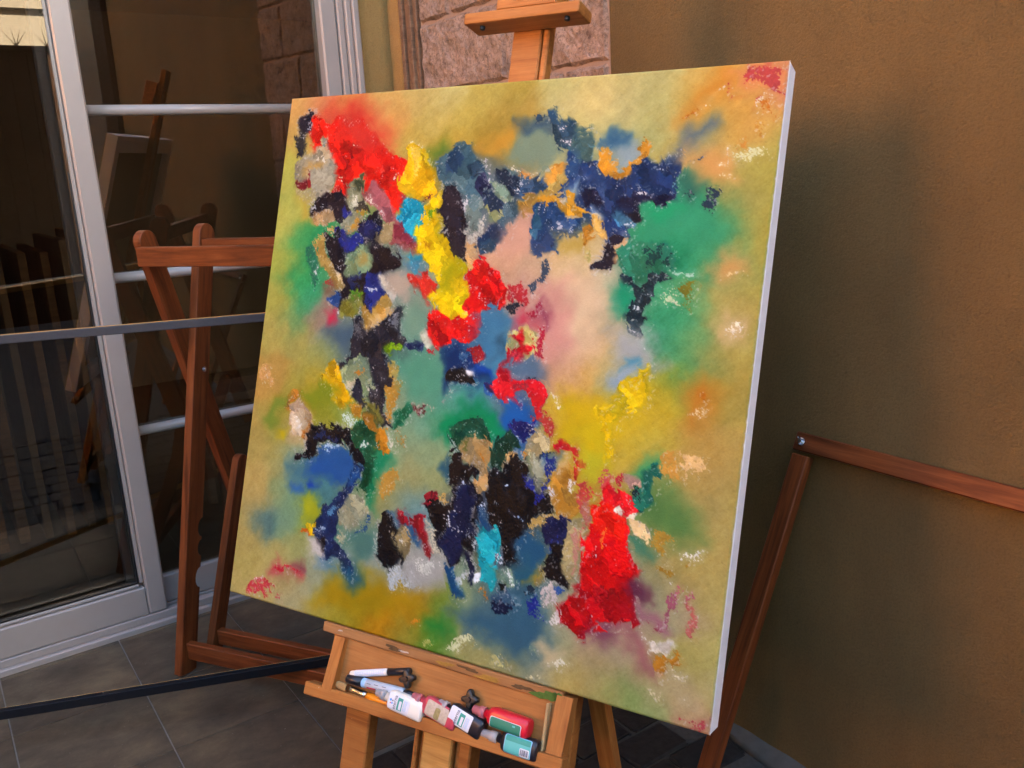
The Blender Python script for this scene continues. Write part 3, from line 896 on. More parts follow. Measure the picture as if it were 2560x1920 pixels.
D10 cf9848 875,613 906,607 913,649 888,660 876,640
D8 e0b880 908,606 944,608 952,629 916,648
D8 b08838 868,743 893,733 914,749 898,768 878,757
H12 c8b088 835,727 858,725 869,747 857,745 843,739
D7 e8e0d0 919,757 961,745 956,765 928,769
D6 e8e0d0 895,776 910,776 907,782
D5 e8e0d0 846,780 855,789 847,791
D8 a88030 887,788 903,780 921,787 907,798
D7 a88030 932,774 947,767 940,783
D6 e0d8d0 902,801 925,809 914,811
D8 b86870 914,835 926,803 933,813 918,844
D7 b86870 938,826 946,813 952,822 943,835
S40 3c6074 529,937 588,919 634,921 707,912 720,939 696,972 661,985 631,969 571,963
D7 101c38 605,892 649,902 665,906 625,921 610,914
D6 1c2c80 680,887 692,879 703,897 710,915 684,913
D5 e0e0dc 652,888 662,885 663,904 656,900
S24 c8b48c 705,954 730,952 753,963 730,984 712,976
D7 e8dcc0 721,977 748,963 770,972 755,983
D8 d8d4a8 513,1010 571,963 595,973 553,1008 530,1010
D10 c8bc80 599,1000 634,984 658,1001 623,1006
D8 d8cca0 679,1007 722,1000 713,1017
D7 d8d0c8 712,914 738,886 745,910 731,925
H10 b80c1c 738,886 748,868 788,863 795,914 772,921 759,915 743,907
S34 2c8038 485,971 522,959 530,977 497,985
D10 c88028 440,974 468,963 461,981
D10 b8b868 474,999 497,989 495,1006 480,1010
D8 90a080 682,964 698,952 702,967
S40 804058 792,914 821,893 839,903 817,921
S34 9c5c64 838,896 860,891 910,950 894,944 863,912
H10 b80c1c 769,849 853,831 860,855 846,872 833,893 794,899 777,877
H14 c00c1c 830,868 856,855 867,878 845,891
H8 98101c 791,846 826,836 832,850 796,863
S30 6c3048 855,819 874,819 877,842 862,854
D8 8c2838 845,861 877,872 896,889 919,877 913,873 889,878 861,865
D10 9c5868 915,871 928,846 926,811 913,825 917,845 904,873
S30 a06878 868,856 884,864 919,873 924,883 896,889 874,873
D8 b86860 937,825 956,836 967,866 960,885 951,869 952,848
H10 dcd4c8 901,910 931,895 927,909 903,927
D6 e0d8c8 866,888 884,896 899,907 896,916 873,902
D7 b07828 903,929 938,909 950,922 927,939 926,960 910,954
D8 e0d0b0 930,938 956,938 956,954 938,954
D6 e8e4d4 948,979 960,972 958,983
D7 b04850 941,1007 948,1007 996,987 999,1015 975,1017 967,1014 983,1001
D9 d8c8a0 894,973 920,973 919,991 900,989
D8 c8a888 906,953 925,950 919,966
D9 d8cca8 964,985 977,975 976,985
"""


def srgb2lin(c):
    c = np.asarray(c, dtype=np.float64)
    return np.where(c <= 0.04045, c / 12.92, ((c + 0.055) / 1.055) ** 2.4)


def hex3(h):
    return np.array([int(h[i:i + 2], 16) / 255.0 for i in (0, 2, 4)])


def lattice(rng, U, V, fu, fv):
    """smooth value noise in -1..1 with fu, fv cells per 1000 units"""
    x = U * fu / 1000.0 + 7.3
    y = V * fv / 1000.0 + 5.1
    n0, n1 = int(x.max()) + 4, int(y.max()) + 4
    g = rng.uniform(-1, 1, (n1 + 2, n0 + 2))
    xi, yi = np.floor(x).astype(int), np.floor(y).astype(int)
    xi, yi = np.clip(xi, 0, n0), np.clip(yi, 0, n1)
    fx, fy = x - xi, y - yi
    fx, fy = fx * fx * (3 - 2 * fx), fy * fy * (3 - 2 * fy)
    a = g[yi, xi] * (1 - fx) + g[yi, xi + 1] * fx
    b = g[yi + 1, xi] * (1 - fx) + g[yi + 1, xi + 1] * fx
    return a * (1 - fy) + b * fy


def facets(rng, X, Y, sx, sy):
    """flat knife facets: per-cell random value (-1..1), second value, and distance to the facet rim"""
    x, y = X / sx, Y / sy
    xi, yi = np.floor(x).astype(int), np.floor(y).astype(int)
    x0, y0 = xi.min() - 2, yi.min() - 2
    n, m = xi.max() - x0 + 4, yi.max() - y0 + 4
    jx, jy = rng.uniform(0, 1, (m, n)), rng.uniform(0, 1, (m, n))
    va, vb = rng.uniform(-1, 1, (m, n)), rng.uniform(-1, 1, (m, n))
    d1 = np.full(X.shape, 9.0)
    d2 = np.full(X.shape, 9.0)
    a = np.zeros(X.shape)
    b = np.zeros(X.shape)
    for dj in (-1, 0, 1):
        for di in (-1, 0, 1):
            ci, cj = xi - x0 + di, yi - y0 + dj
            d = np.hypot(xi + di + jx[cj, ci] - x, yi + dj + jy[cj, ci] - y)
            near = d < d1
            d2 = np.where(near, d1, np.minimum(d2, d))
            a = np.where(near, va[cj, ci], a)
            b = np.where(near, vb[cj, ci], b)
            d1 = np.where(near, d, d1)
    return a, b, d2 - d1


def sstep(a, b, x):
    t = np.clip((x - a) / (b - a), 0, 1)
    return t * t * (3 - 2 * t)


def poly_sd(pts, X, Y):
    """signed distance to a polygon, positive inside"""
    d2 = np.full(X.shape, 1e18)
    inside = np.zeros(X.shape, bool)
    n = len(pts)
    for i in range(n):
        x0, y0 = pts[i]
        x1, y1 = pts[(i + 1) % n]
        ex, ey = x1 - x0, y1 - y0
        wx, wy = X - x0, Y - y0
        t = np.clip((wx * ex + wy * ey) / (ex * ex + ey * ey + 1e-9), 0, 1)
        d2 = np.minimum(d2, (wx - ex * t) ** 2 + (wy - ey * t) ** 2)
        if y0 != y1:
            c = ((y0 > Y) != (y1 > Y)) & (X < ex * (Y - y0) / ey + x0)
            inside ^= c
    d = np.sqrt(d2)
    return np.where(inside, d, -d)


def paint(nx, ny, vmax):
    """returns linear paint colours (ny, nx, 3), paint thickness (ny, nx) in mm"""
    rng = np.random.default_rng(11)
    U, V = np.meshgrid(np.linspace(0, 1000, nx), np.linspace(0, vmax, ny))
    # diagonal coordinates: the knife was pulled from upper right to lower left
    P, Q = (U + V) * 0.7071 + 20, (U - V) * 0.7071 + 1100
    w1u, w1v = lattice(rng, U, V, 42, 42), lattice(rng, U, V, 42, 42)
    w2u, w2v = lattice(rng, U, V, 130, 130), lattice(rng, U, V, 130, 130)
    w3u, w3v = lattice(rng, U, V, 330, 330), lattice(rng, U, V, 330, 330)
    WU = U + 4.0 * w1u + 1.8 * w2u + 0.5 * w3u
    WV = V + 4.0 * w1v + 1.8 * w2v + 0.5 * w3v
    grain = 0.5 * lattice(rng, P, Q, 420, 150) + 0.6 * lattice(rng, U, V, 360, 360) + 0.5 * lattice(rng, U, V, 140, 140)
    grain2 = 0.6 * lattice(rng, P, Q, 160, 420) + 0.6 * lattice(rng, U, V, 420, 420) + 0.4 * lattice(rng, U, V, 100, 100)
    grain3 = 0.5 * lattice(rng, P, Q, 210, 480) + 0.55 * lattice(rng, U, V, 480, 480) + 0.35 * lattice(rng, U, V, 190, 190)
    streak = 0.6 * lattice(rng, P, Q, 150, 30) + 0.6 * lattice(rng, P, Q, 260, 60) + 0.35 * lattice(rng, U, V, 70, 70)
    FA, FB, FR = facets(rng, P + 6 * w2u + 4 * w1u, Q + 6 * w2v + 4 * w1v, 34.0, 17.0)
    SK = 0.7 * lattice(rng, U, V, 26, 26) + 0.5 * lattice(rng, U, V, 70, 70)
    # thin first layer: scattered colour notes blended wet in wet
    pts, cols = [], []
    for t in PAINT_BASE.split():
        u, v, h = t.split(',')
        pts.append((float(u), float(v)))
        cols.append(hex3(h))
    num = np.zeros((ny, nx, 3))
    den = np.zeros((ny, nx))
    BU, BV = U + 9 * w1u + 3 * w2u + 7 * lattice(rng, P, Q, 40, 16), V + 9 * w1v + 3 * w2v
    for (u, v), c in zip(pts, cols):
        d2 = (BU - u) ** 2 + (BV - v) ** 2
        w = np.exp(-d2 / (2 * 21.0 ** 2)) + 0.002 * np.exp(-d2 / (2 * 70.0 ** 2)) + 1e-9
        num += w[..., None] * c
        den += w
    img = num / den[..., None]
    cloud = 0.5 * lattice(rng, P, Q, 22, 9) + 0.5 * lattice(rng, U, V, 60, 60)
    scrub = 0.6 * lattice(rng, P, Q, 60, 14) + 0.5 * lattice(rng, P, Q, 190, 40) + 0.4 * lattice(rng, Q, P, 120, 26)
    img = img * (1 + 0.05 * cloud[..., None] + 0.035 * scrub[..., None]) + 0.022 * grain[..., None]
    img = img * (1 - 0.05 * sstep(0.45, 0.9, grain3)[..., None])
    thick = 0.05 + 0.03 * grain
    body = np.zeros((ny, nx))
    du, dv = 1000.0 / (nx - 1), vmax / (ny - 1)
    for line in PAINT_STROKES.strip().split('\n'):
        f = line.split()
        kind, soft, c = f[0][0], float(f[0][1:]) * 0.235, hex3(f[1])
        poly = [tuple(map(float, q.split(','))) for q in f[2:]]
        m = soft * 2.6 + 24
        us, vs = [p[0] for p in poly], [p[1] for p in poly]
        i0, i1 = max(0, int((min(us) - m) / du)), min(nx, int((max(us) + m) / du) + 2)
        j0, j1 = max(0, int((min(vs) - m) / dv)), min(ny, int((max(vs) + m) / dv) + 2)
        if i1 <= i0 or j1 <= j0:
            continue
        sl = (slice(j0, j1), slice(i0, i1))
        if kind == 'S':
            sd = poly_sd(poly, BU[sl], BV[sl])
            a = sstep(-soft * 2.3 - 4, soft * 1.9 + 3, sd + 1.5 * grain[sl]) * 0.92
            cc = c * (1 + 0.05 * cloud[sl][..., None])
            h = 0.05
        elif kind == 'H':
            sd = poly_sd(poly, WU[sl], WV[sl])
            lum = float(c @ np.array([0.3, 0.6, 0.1]))
            e = max(0.9, soft * 0.45)
            # most rims stay crisp, a few were dragged into the wet paint beside them
            drag = sstep(-0.15, 0.65, w1u[sl] - 0.3 * w1v[sl])
            e = e * (1 + 4.5 * drag)
            a = sstep(-e, e, sd + 2.2 + 0.8 * grain[sl])
            if lum < 0.14:
                # bare chalky ground left showing around the dark marks
                ch_ = sstep(0.12, 0.5, grain3[sl] * 0.9 + 0.5 * SK[sl] + 0.25 * w2v[sl]) * sstep(-15, -3, sd) * 0.62
                img[sl] = img[sl] * (1 - ch_[..., None]) + np.array([0.82, 0.79, 0.75]) * ch_[..., None]
            halo = (0.26 + 0.4 * drag) * sstep(-11, 5, sd + 2 * grain[sl])
            hz = halo[..., None]
            img[sl] = img[sl] * (1 - hz) + np.clip(c * (1 + 0.1 * cloud[sl][..., None]), 0, 1) * hz
            # the knife starves of paint towards the rim and skips over the weave
            rimz = sstep(15, 1, sd) * (1 - drag)
            a = a * (1 - 0.5 * sstep(0.40, 0.80, grain3[sl] + 0.25 * w2u[sl]) * rimz)
            o = rng.uniform(-0.05, 0.05)
            fa, fb, fr = FA[sl], FB[sl], FR[sl]
            k = (1 + o + 0.17 * fa + 0.09 * streak[sl] + 0.10 * sstep(0.12, 0.0, fr) * fb)[..., None]
            tint = np.array([0.03, 0.0, -0.03]) * fb[..., None] * (0.3 + lum)
            cc = c * k + tint + 0.014 * grain[sl][..., None] + 0.02 * np.clip(fa * fb, 0, 1)[..., None]
            # pale skips in the dark paint
            skip = sstep(0.66, 0.92, grain3[sl] * 0.62 + 0.55 * SK[sl] + 0.25 * fb) * (0.85 if lum < 0.32 else 0.25)
            cc = cc * (1 - skip[..., None]) + np.array([0.80, 0.79, 0.80]) * skip[..., None]
            h = 0.34 + 0.30 * fa + 0.25 * fb * sstep(0.15, 0.0, fr) + 0.12 * streak[sl] + 0.22 * grain[sl] - 0.2 * skip
            body[sl] = np.maximum(body[sl], a)
        else:
            sd = poly_sd(poly, WU[sl], WV[sl])
            big = sstep(-soft - 5.0, soft + 6.0, sd)
            a = sstep(0.0, 0.38, grain3[sl] + 0.3 * SK[sl] + (big - (0.80 if float(c.min()) > 0.62 else 0.62)) * 1.7) * sstep(0, 0.35, big) * 0.93
            halo = 0.28 * sstep(-7, 11, sd)[..., None]
            img[sl] = img[sl] * (1 - halo) + c * halo
            cc = c * (1 + 0.10 * streak[sl][..., None])
            h = 0.30 + 0.3 * grain2[sl]
            body[sl] = np.maximum(body[sl], a * 0.7)
        a3 = a[..., None]
        img[sl] = img[sl] * (1 - a3) + np.clip(cc, 0, 1) * a3
        thick[sl] = thick[sl] * (1 - a) + (0.35 * thick[sl] + h) * a
    # the flat of the knife shoves whole facets along, cutting the colours into chips
    soft_b = body.copy()
    for k in (3, 5, 7):
        soft_b = (soft_b + np.roll(soft_b, k, 0) + np.roll(soft_b, -k, 0) + np.roll(soft_b, k, 1) + np.roll(soft_b, -k, 1)) / 5
    for sx, sy, ap, aq in ((52.0, 22.0, 10.0, 4.0), (26.0, 12.0, 6.0, 3.0)):
        fa, fb, fr = facets(rng, P + 5 * w1u + 3 * w2u, Q + 5 * w1v + 3 * w2v, sx, sy)
        on = (soft_b > 0.10) & (fa + 0.5 * fb > -0.35)
        dp, dq = ap * fa, aq * fb
        iu = np.clip(np.rint((U + 0.7071 * (dp + dq)) / du), 0, nx - 1).astype(int)
        iv = np.clip(np.rint((V + 0.7071 * (dp - dq)) / dv), 0, ny - 1).astype(int)
        img = np.where(on[..., None], img[iv, iu], img)
        thick = np.where(on, thick[iv, iu] + 0.10 * fb + 0.16 * sstep(0.10, 0.0, fr), thick)
    # bare primed specks left between the knife marks
    rim = body * (1 - body) * 4
    for k in (1, 2, 3):
        rim[:, k:] = np.maximum(rim[:, k:], rim[:, :-k] * 0.93)
        rim[k:, :] = np.maximum(rim[k:, :], rim[:-k, :] * 0.93)
    spk = sstep(0.66, 1.05, 0.75 * lattice(rng, P, Q, 300, 170) + 0.5 * lattice(rng, U, V, 480, 480) + 0.34 * rim + 0.10 * lattice(rng, U, V, 12, 12))
    spk = spk * np.clip(0.25 * body + rim, 0, 1) * 0.40
    img = img * (1 - spk[..., None]) + np.array([0.86, 0.83, 0.80]) * spk[..., None]
    thick = thick + 0.25 * spk
    g = img.mean(-1, keepdims=True)
    img = g + (img - g) * 1.07                       # oil colour straight from the tube
    lin = srgb2lin(np.clip(img, 0.015, 0.97))
    return 1.10 * lin ** 1.10, thick


# ================================================================== SETTING
def struct(o):
    o['kind'] = 'structure'
    return o


def boxes(lst, bevel=0.0):
    bm = bmesh.new()
    for (x0, x1, y0, y1, z0, z1) in lst:
        box(bm, ((x0 + x1) / 2, (y0 + y1) / 2, (z0 + z1) / 2), (x1 - x0, y1 - y0, z1 - z0), bevel)
    return bm


W_DOOR, D_WALL = 3.05, 1.605
W_STEP = 1.918        # the tiled terrace ends here; older dark paving in front of it

bm = bmesh.new()
bmesh.ops.create_grid(bm, x_segments=1, y_segments=1, size=60)
struct(obj('ground', bm, Matrix.Translation((0, 0, -0.06)), CONCRETE))

# terrace: mortar bed with single tiles
terrace = struct(obj('terrace_floor', boxes([(-3.4, 1.66, W_STEP, W_DOOR + 0.1, -0.05, -0.004)]), ROOM, GROUT))
TS = 0.3583
tile_me = []
for k in range(3):
    bm = bmesh.new()
    box(bm, (0, 0, -0.006), (TS - 0.0034, TS - 0.0034, 0.012), 0.0012)
    t0 = obj('floor_tile', bm, Matrix.Identity(4), TILE)
    tile_me.append(t0.data)
    bpy.data.objects.remove(t0)
rot = ROOM.to_euler()
for i in range(-6, 5):
    for j in range(0, 4):
        d0, w0 = 0.006 + i * TS + TS / 2, W_STEP + j * TS + TS / 2
        if d0 + TS / 2 > 1.75:
            continue
        t = bpy.data.objects.new('floor_tile', random.choice(tile_me))
        COL.objects.link(t)
        t.parent = terrace
        t.location = dw(d0, w0, random.uniform(-0.0004, 0.0004))
        t.rotation_euler = (0, 0, rot.z + random.choice((0, math.pi)))

# dark paving in front
paving = struct(obj('paving', boxes([(-3.4, 1.60, -3.1, W_STEP - 0.004, -0.055, -0.014)]), ROOM, PAVE_JOINT))
pav_me = []
for k in range(5):
    bm = bmesh.new()
    lx, ly = 0.172, 0.112
    vs = box(bm, (0, 0, -0.012), (lx, ly, 0.024), 0.007, 2)
    for v in bm.verts:
        v.co.x += random.uniform(-0.006, 0.006)
        v.co.y += random.uniform(-0.006, 0.006)
        if v.co.z > -0.01:
            v.co.z += random.uniform(-0.004, 0.003)
    p0 = obj('paver', bm, Matrix.Identity(4), PAVER)
    pav_me.append(p0.data)
    bpy.data.objects.remove(p0)
for j in range(11):
    w0 = W_STEP - 0.065 - j * 0.121
    for i in range(-2, 11):
        d0 = 1.478 - i * 0.182 - (0.09 if j % 2 else 0)
        if d0 > 1.48 or d0 < -0.35:
            continue
        p = bpy.data.objects.new('paver', random.choice(pav_me))
        COL.objects.link(p)
        p.parent = paving
        p.location = dw(d0, w0, -0.004 + random.uniform(-0.003, 0.002))
        p.rotation_euler = (0, 0, rot.z + random.uniform(-0.03, 0.03) + random.choice((0, math.pi)))
# poured strip along the foot of the right-hand wall
bm = bmesh.new()
bmesh.ops.create_grid(bm, x_segments=6, y_segments=60, size=0.5)
for v in bm.verts:
    x, y = v.co.x, v.co.y
    v.co = Vector((1.588 + x * 0.05 + (0.010 * math.sin(y * 37) + random.uniform(-0.006, 0.006) if x < -0.4 else 0), 0.0 + y * 3.83,
                   0.004 + (0.5 + x) * 0.014 + random.uniform(-0.0025, 0.0025)))
r = bmesh.ops.extrude_face_region(bm, geom=bm.faces[:])
for e in r['geom']:
    if isinstance(e, bmesh.types.BMVert):
        e.co.z -= 0.03
struct(obj('kerb_strip', bm, ROOM, CONCRETE, smooth=True))

# ---- right-hand wall
rw = tag(obj('stucco_wall', boxes([(D_WALL, 1.85, -1.42, 1.828, -0.05, 3.0), (D_WALL + 0.02, 1.85, 0.9, 3.05, 3.301, 7.0), (D_WALL, 1.85, 0.9, 1.828, 3.0005, 3.3005)]), ROOM, STUCCO, loc=dw(1.7, 0, 0)),  # tall upper boxes, out of view, added to block the sun
         'rough ochre stucco wall along the right side, behind the leaning wooden frame', 'wall')


def vnoise(seed):
    rnd = np.random.default_rng(seed)
    ph = rnd.uniform(0, 6.28, (14, 3))
    fr = rnd.uniform(6, 70, (14, 2)) * rnd.choice((-1, 1), (14, 2))

    def f(x, y):
        s = 0
        for (a, b_, c_), (p, q) in zip(ph, fr):
            s += math.sin(p * x + q * y * 1.2 + a + 1.5 * math.sin(q * x * 0.5 + b_)) / (1 + 0.045 * (abs(p) + abs(q)))
        return s
    return f


pier = thing('stone_pier', 'pink brown split stone pier with wide mortar joints between glass door and stucco wall', 'stone wall', dw(1.6, 2.3, 0))
obj('core', boxes([(1.6065, 1.85, 1.831, 2.812, -0.05, 3.3)]), ROOM, MORTAR, pier)
zr = [-0.02, 0.115, 0.35, 0.585, 0.82, 1.05, 1.285, 1.52, 1.752, 1.985, 2.22, 2.455, 2.69, 2.925, 3.16]
jn = {8: [2.30], 9: [2.61, 2.12], 7: [2.37, 2.02]}
k = 0
for r_ in range(len(zr) - 1):
    js = jn.get(r_, [1.83 + 0.33 + 0.1 * (r_ % 2), 2.2 + 0.3 + 0.13 * ((r_ + 1) % 2)])
    edges = [2.812] + sorted(js, reverse=True) + [1.831]
    for a, b_ in zip(edges[:-1], edges[1:]):
        w1, w0 = a - 0.003, b_ + 0.003
        z0, z1 = zr[r_] + 0.003, zr[r_ + 1] - 0.003
        nx, nz = max(8, int((w1 - w0) / 0.011)), max(8, int((z1 - z0) / 0.011))
        f = vnoise(100 + k)
        k += 1
        bm = bmesh.new()
        g = []
        for jz in range(nz + 1):
            row = []
            for ix in range(nx + 1):
                fx, fz = ix / nx, jz / nz
                edge = min(fx, 1 - fx) * (w1 - w0), min(fz, 1 - fz) * (z1 - z0)
                e = min(1.0, min(edge) / 0.012)
                x, z = w0 + fx * (w1 - w0), z0 + fz * (z1 - z0)
                h = 0.004 + (e ** 0.6) * (0.011 + 0.0036 * f(x, z)) + random.uniform(0, 0.0034) * e
                wob = 0.004 * math.sin(z * 60 + k) if ix in (0, nx) else 0
                row.append(bm.verts.new((1.612 - max(h, 0.001), x + wob, z + (0.003 * math.sin(x * 50 + k) if jz in (0, nz) else 0))))
            g.append(row)
        for jz in range(nz):
            for ix in range(nx):
                bm.faces.new((g[jz][ix], g[jz + 1][ix], g[jz + 1][ix + 1], g[jz][ix + 1]))
        rim = [g[0][i] for i in range(nx + 1)] + [g[j][nx] for j in range(1, nz + 1)] + \
              [g[nz][i] for i in range(nx - 1, -1, -1)] + [g[j][0] for j in range(nz - 1, 0, -1)]
        bk = [bm.verts.new((1.618, v.co.y, v.co.z)) for v in rim]
        for i in range(len(rim)):
            q = (i + 1) % len(rim)
            bm.faces.new((rim[i], rim[q], bk[q], bk[i]))
        bm.faces.new(bk)
        bmesh.ops.recalc_face_normals(bm, faces=bm.faces)
        obj('stone_block', bm, ROOM, STONE, pier)

trim = thing('corner_moulding', 'ridged brown timber moulding standing between the stone pier and the ochre corner', 'moulding', dw(1.6, 2.86, 0))
for (w0, w1, dd_) in ((2.815, 2.838, 1.592), (2.838, 2.868, 1.580), (2.868, 2.886, 1.587), (2.886, 2.910, 1.575)):
    obj('strip', boxes([(dd_, 1.85, w0 + 0.0006, w1 - 0.0006, -0.05, 3.3)], 0.002), ROOM, BROWN_TIMBER, trim)

cw = thing('corner_wall', 'smooth pale ochre wall strip beside the white door jamb with a dark crack', 'wall', dw(1.6, 3.05, 0))
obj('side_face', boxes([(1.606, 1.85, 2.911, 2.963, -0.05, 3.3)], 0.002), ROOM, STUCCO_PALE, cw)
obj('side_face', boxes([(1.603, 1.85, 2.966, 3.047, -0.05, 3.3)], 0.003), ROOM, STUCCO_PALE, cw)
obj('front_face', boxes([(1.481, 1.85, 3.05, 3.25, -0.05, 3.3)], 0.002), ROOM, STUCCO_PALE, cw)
tag(obj('house_wall', boxes([(-3.7, -1.32, 3.05, 3.25, -0.05, 3.3), (-1.32, 1.48, 3.05, 3.25, 2.36, 3.3), (-6.0, 6.0, 3.06, 3.4, 3.301, 9.5)]), ROOM, STUCCO_PALE, loc=dw(-2, 3.15, 0)),  # unseen upper storey, its height set to keep the fence in shade
    'ochre house wall around and above the white sliding glass door', 'wall')

# ---- sliding glass door
door = thing('sliding_glass_door', 'white framed sliding glass door with dark interior behind the wooden deck chair', 'glass door', dw(0.4, 3.06, 0))
obj('sill', boxes([(-1.32, 1.41, 3.012, 3.16, -0.03, 0.020)], 0.003), ROOM, ALU, door)
for w0 in (3.030, 3.082):
    obj('track', boxes([(-1.32, 1.41, w0, w0 + 0.034, 0.0205, 0.046)], 0.002), ROOM, ALU, door)
ls = obj('left_sash', boxes([(0.479, 0.541, 3.034, 3.078, 0.047, 2.30)], 0.006), ROOM, ALU, door)
obj('bead', boxes([(0.463, 0.4785, 3.046, 3.070, 0.165, 2.19)], 0.004), ROOM, ALU, ls)
obj('bottom_rail', boxes([(-0.75, 0.4785, 3.037, 3.076, 0.047, 0.150)], 0.004), ROOM, ALU, ls)
obj('bead', boxes([(-0.75, 0.4625, 3.044, 3.070, 0.1505, 0.166)], 0.005), ROOM, ALU, ls)
obj('top_rail', boxes([(-0.75, 0.4785, 3.037, 3.076, 2.19, 2.30)], 0.004), ROOM, ALU, ls)
obj('stile', boxes([(-0.82, -0.7505, 3.034, 3.078, 0.047, 2.30)], 0.006), ROOM, ALU, ls)
TILT = 0.024


def pane(d0, d1, z0, z1, w, parent):
    bm = boxes([(d0, d1, -0.002, 0.002, z0, z1)])
    for v in bm.verts:
        v.co.y += w - (v.co.z - (z0 + z1) / 2) * TILT
    return obj('pane', bm, ROOM, GLASS, parent)


pane(-0.75, 0.464, 0.160, 2.195, 3.058, ls)
obj('gasket', boxes([(0.4575, 0.4628, 3.047, 3.069, 0.167, 2.19)]), ROOM, RUBBER, ls)
obj('gasket', boxes([(-0.75, 0.457, 3.046, 3.068, 0.1665, 0.171)]), ROOM, RUBBER, ls)
rs = obj('right_sash', boxes([(1.348, 1.409, 3.062, 3.128, 0.047, 2.30)], 0.006), ROOM, ALU, door)
obj('bottom_rail', boxes([(0.50, 1.3475, 3.088, 3.124, 0.047, 0.150)], 0.004), ROOM, ALU, rs)
obj('top_rail', boxes([(0.50, 1.3475, 3.088, 3.124, 2.19, 2.30)], 0.004), ROOM, ALU, rs)
obj('stile', boxes([(0.43, 0.4995, 3.086, 3.128, 0.047, 2.30)], 0.004), ROOM, ALU, rs)
zb = [0.150, 0.688, 1.210, 1.737, 2.19]
for i in range(4):
    if i:
        bm = bmesh.new()
        cyl(bm, (0.925, 3.098, zb[i]), 0.0165, 0.844, 'X', 20)
        obj('glazing_bar', bm, ROOM, ALU, rs, smooth=True)
    pane(0.50, 1.349, zb[i] - 0.004, zb[i + 1] + 0.004, 3.106, rs)
for i, (d0, d1, w0) in enumerate(((1.4095, 1.434, 3.052), (1.4345, 1.456, 3.036), (1.4565, 1.480, 3.022))):
    obj('jamb', boxes([(d0, d1, w0, 3.17, -0.02, 2.36)], 0.004), ROOM, ALU, door)
obj('head', boxes([(-1.32, 1.409, 3.03, 3.17, 2.301, 2.36)], 0.003), ROOM, ALU, door)
obj('jamb', boxes([(-1.32, -0.83, 3.03, 3.17, 0.05, 2.30)], 0.003), ROOM, ALU, door)

# ---- dim room behind the glass
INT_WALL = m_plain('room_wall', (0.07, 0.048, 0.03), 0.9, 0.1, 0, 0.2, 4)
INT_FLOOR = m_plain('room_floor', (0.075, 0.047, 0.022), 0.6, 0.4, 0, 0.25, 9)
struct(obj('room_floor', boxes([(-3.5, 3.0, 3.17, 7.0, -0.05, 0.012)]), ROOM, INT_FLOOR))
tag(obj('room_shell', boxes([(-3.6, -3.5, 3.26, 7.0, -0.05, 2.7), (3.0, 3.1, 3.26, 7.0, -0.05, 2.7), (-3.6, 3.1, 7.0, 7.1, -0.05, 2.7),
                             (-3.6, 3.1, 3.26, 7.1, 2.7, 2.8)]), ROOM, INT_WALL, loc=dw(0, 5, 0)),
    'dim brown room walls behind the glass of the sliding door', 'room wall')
STK = [m_wood('stretcher_wood', (0.15, 0.062, 0.020), (0.26, 0.112, 0.040), (0.36, 0.165, 0.062), 0.8, 0, 0.05),
       m_plain('dusty_canvas', (0.22, 0.115, 0.05), 0.9, 0.1, 0, 0.2, 30)]
for i in range(13):
    d0 = -0.42 + i * 0.088 + random.uniform(-0.012, 0.012)
    th, hh = random.uniform(0.026, 0.045), 1.28 + random.uniform(-0.04, 0.06)
    w0 = 4.12 + random.uniform(-0.03, 0.04)
    s = obj('stacked_canvas', boxes([(d0, d0 + th, w0, w0 + 0.85, 0.013, hh)], 0.003), ROOM, STK[i % 3 == 2], loc=dw(d0 + th / 2, w0 + 0.4, 0.013))
    tag(s, 'brown edge of a stretched canvas in the dark stack behind the left glass', 'canvas', 'stretched canvases stacked inside the room')
# studio bench glimpsed through the right-hand glass
bench = thing('work_stool', 'dark wooden stool standing in the dim room behind the right glass', 'stool', dw(1.15, 3.95, 0.012))
obj('seat', boxes([(0.98, 1.30, 3.80, 4.10, 0.55, 0.59)], 0.004), ROOM, BROWN_TIMBER, bench)
for a, b_ in ((1.0, 3.83), (1.28, 3.83), (1.0, 4.07), (1.28, 4.07)):
    obj('leg', boxes([(a - 0.018, a + 0.018, b_ - 0.018, b_ + 0.018, 0.013, 0.5495)], 0.003), ROOM, BROWN_TIMBER, bench)

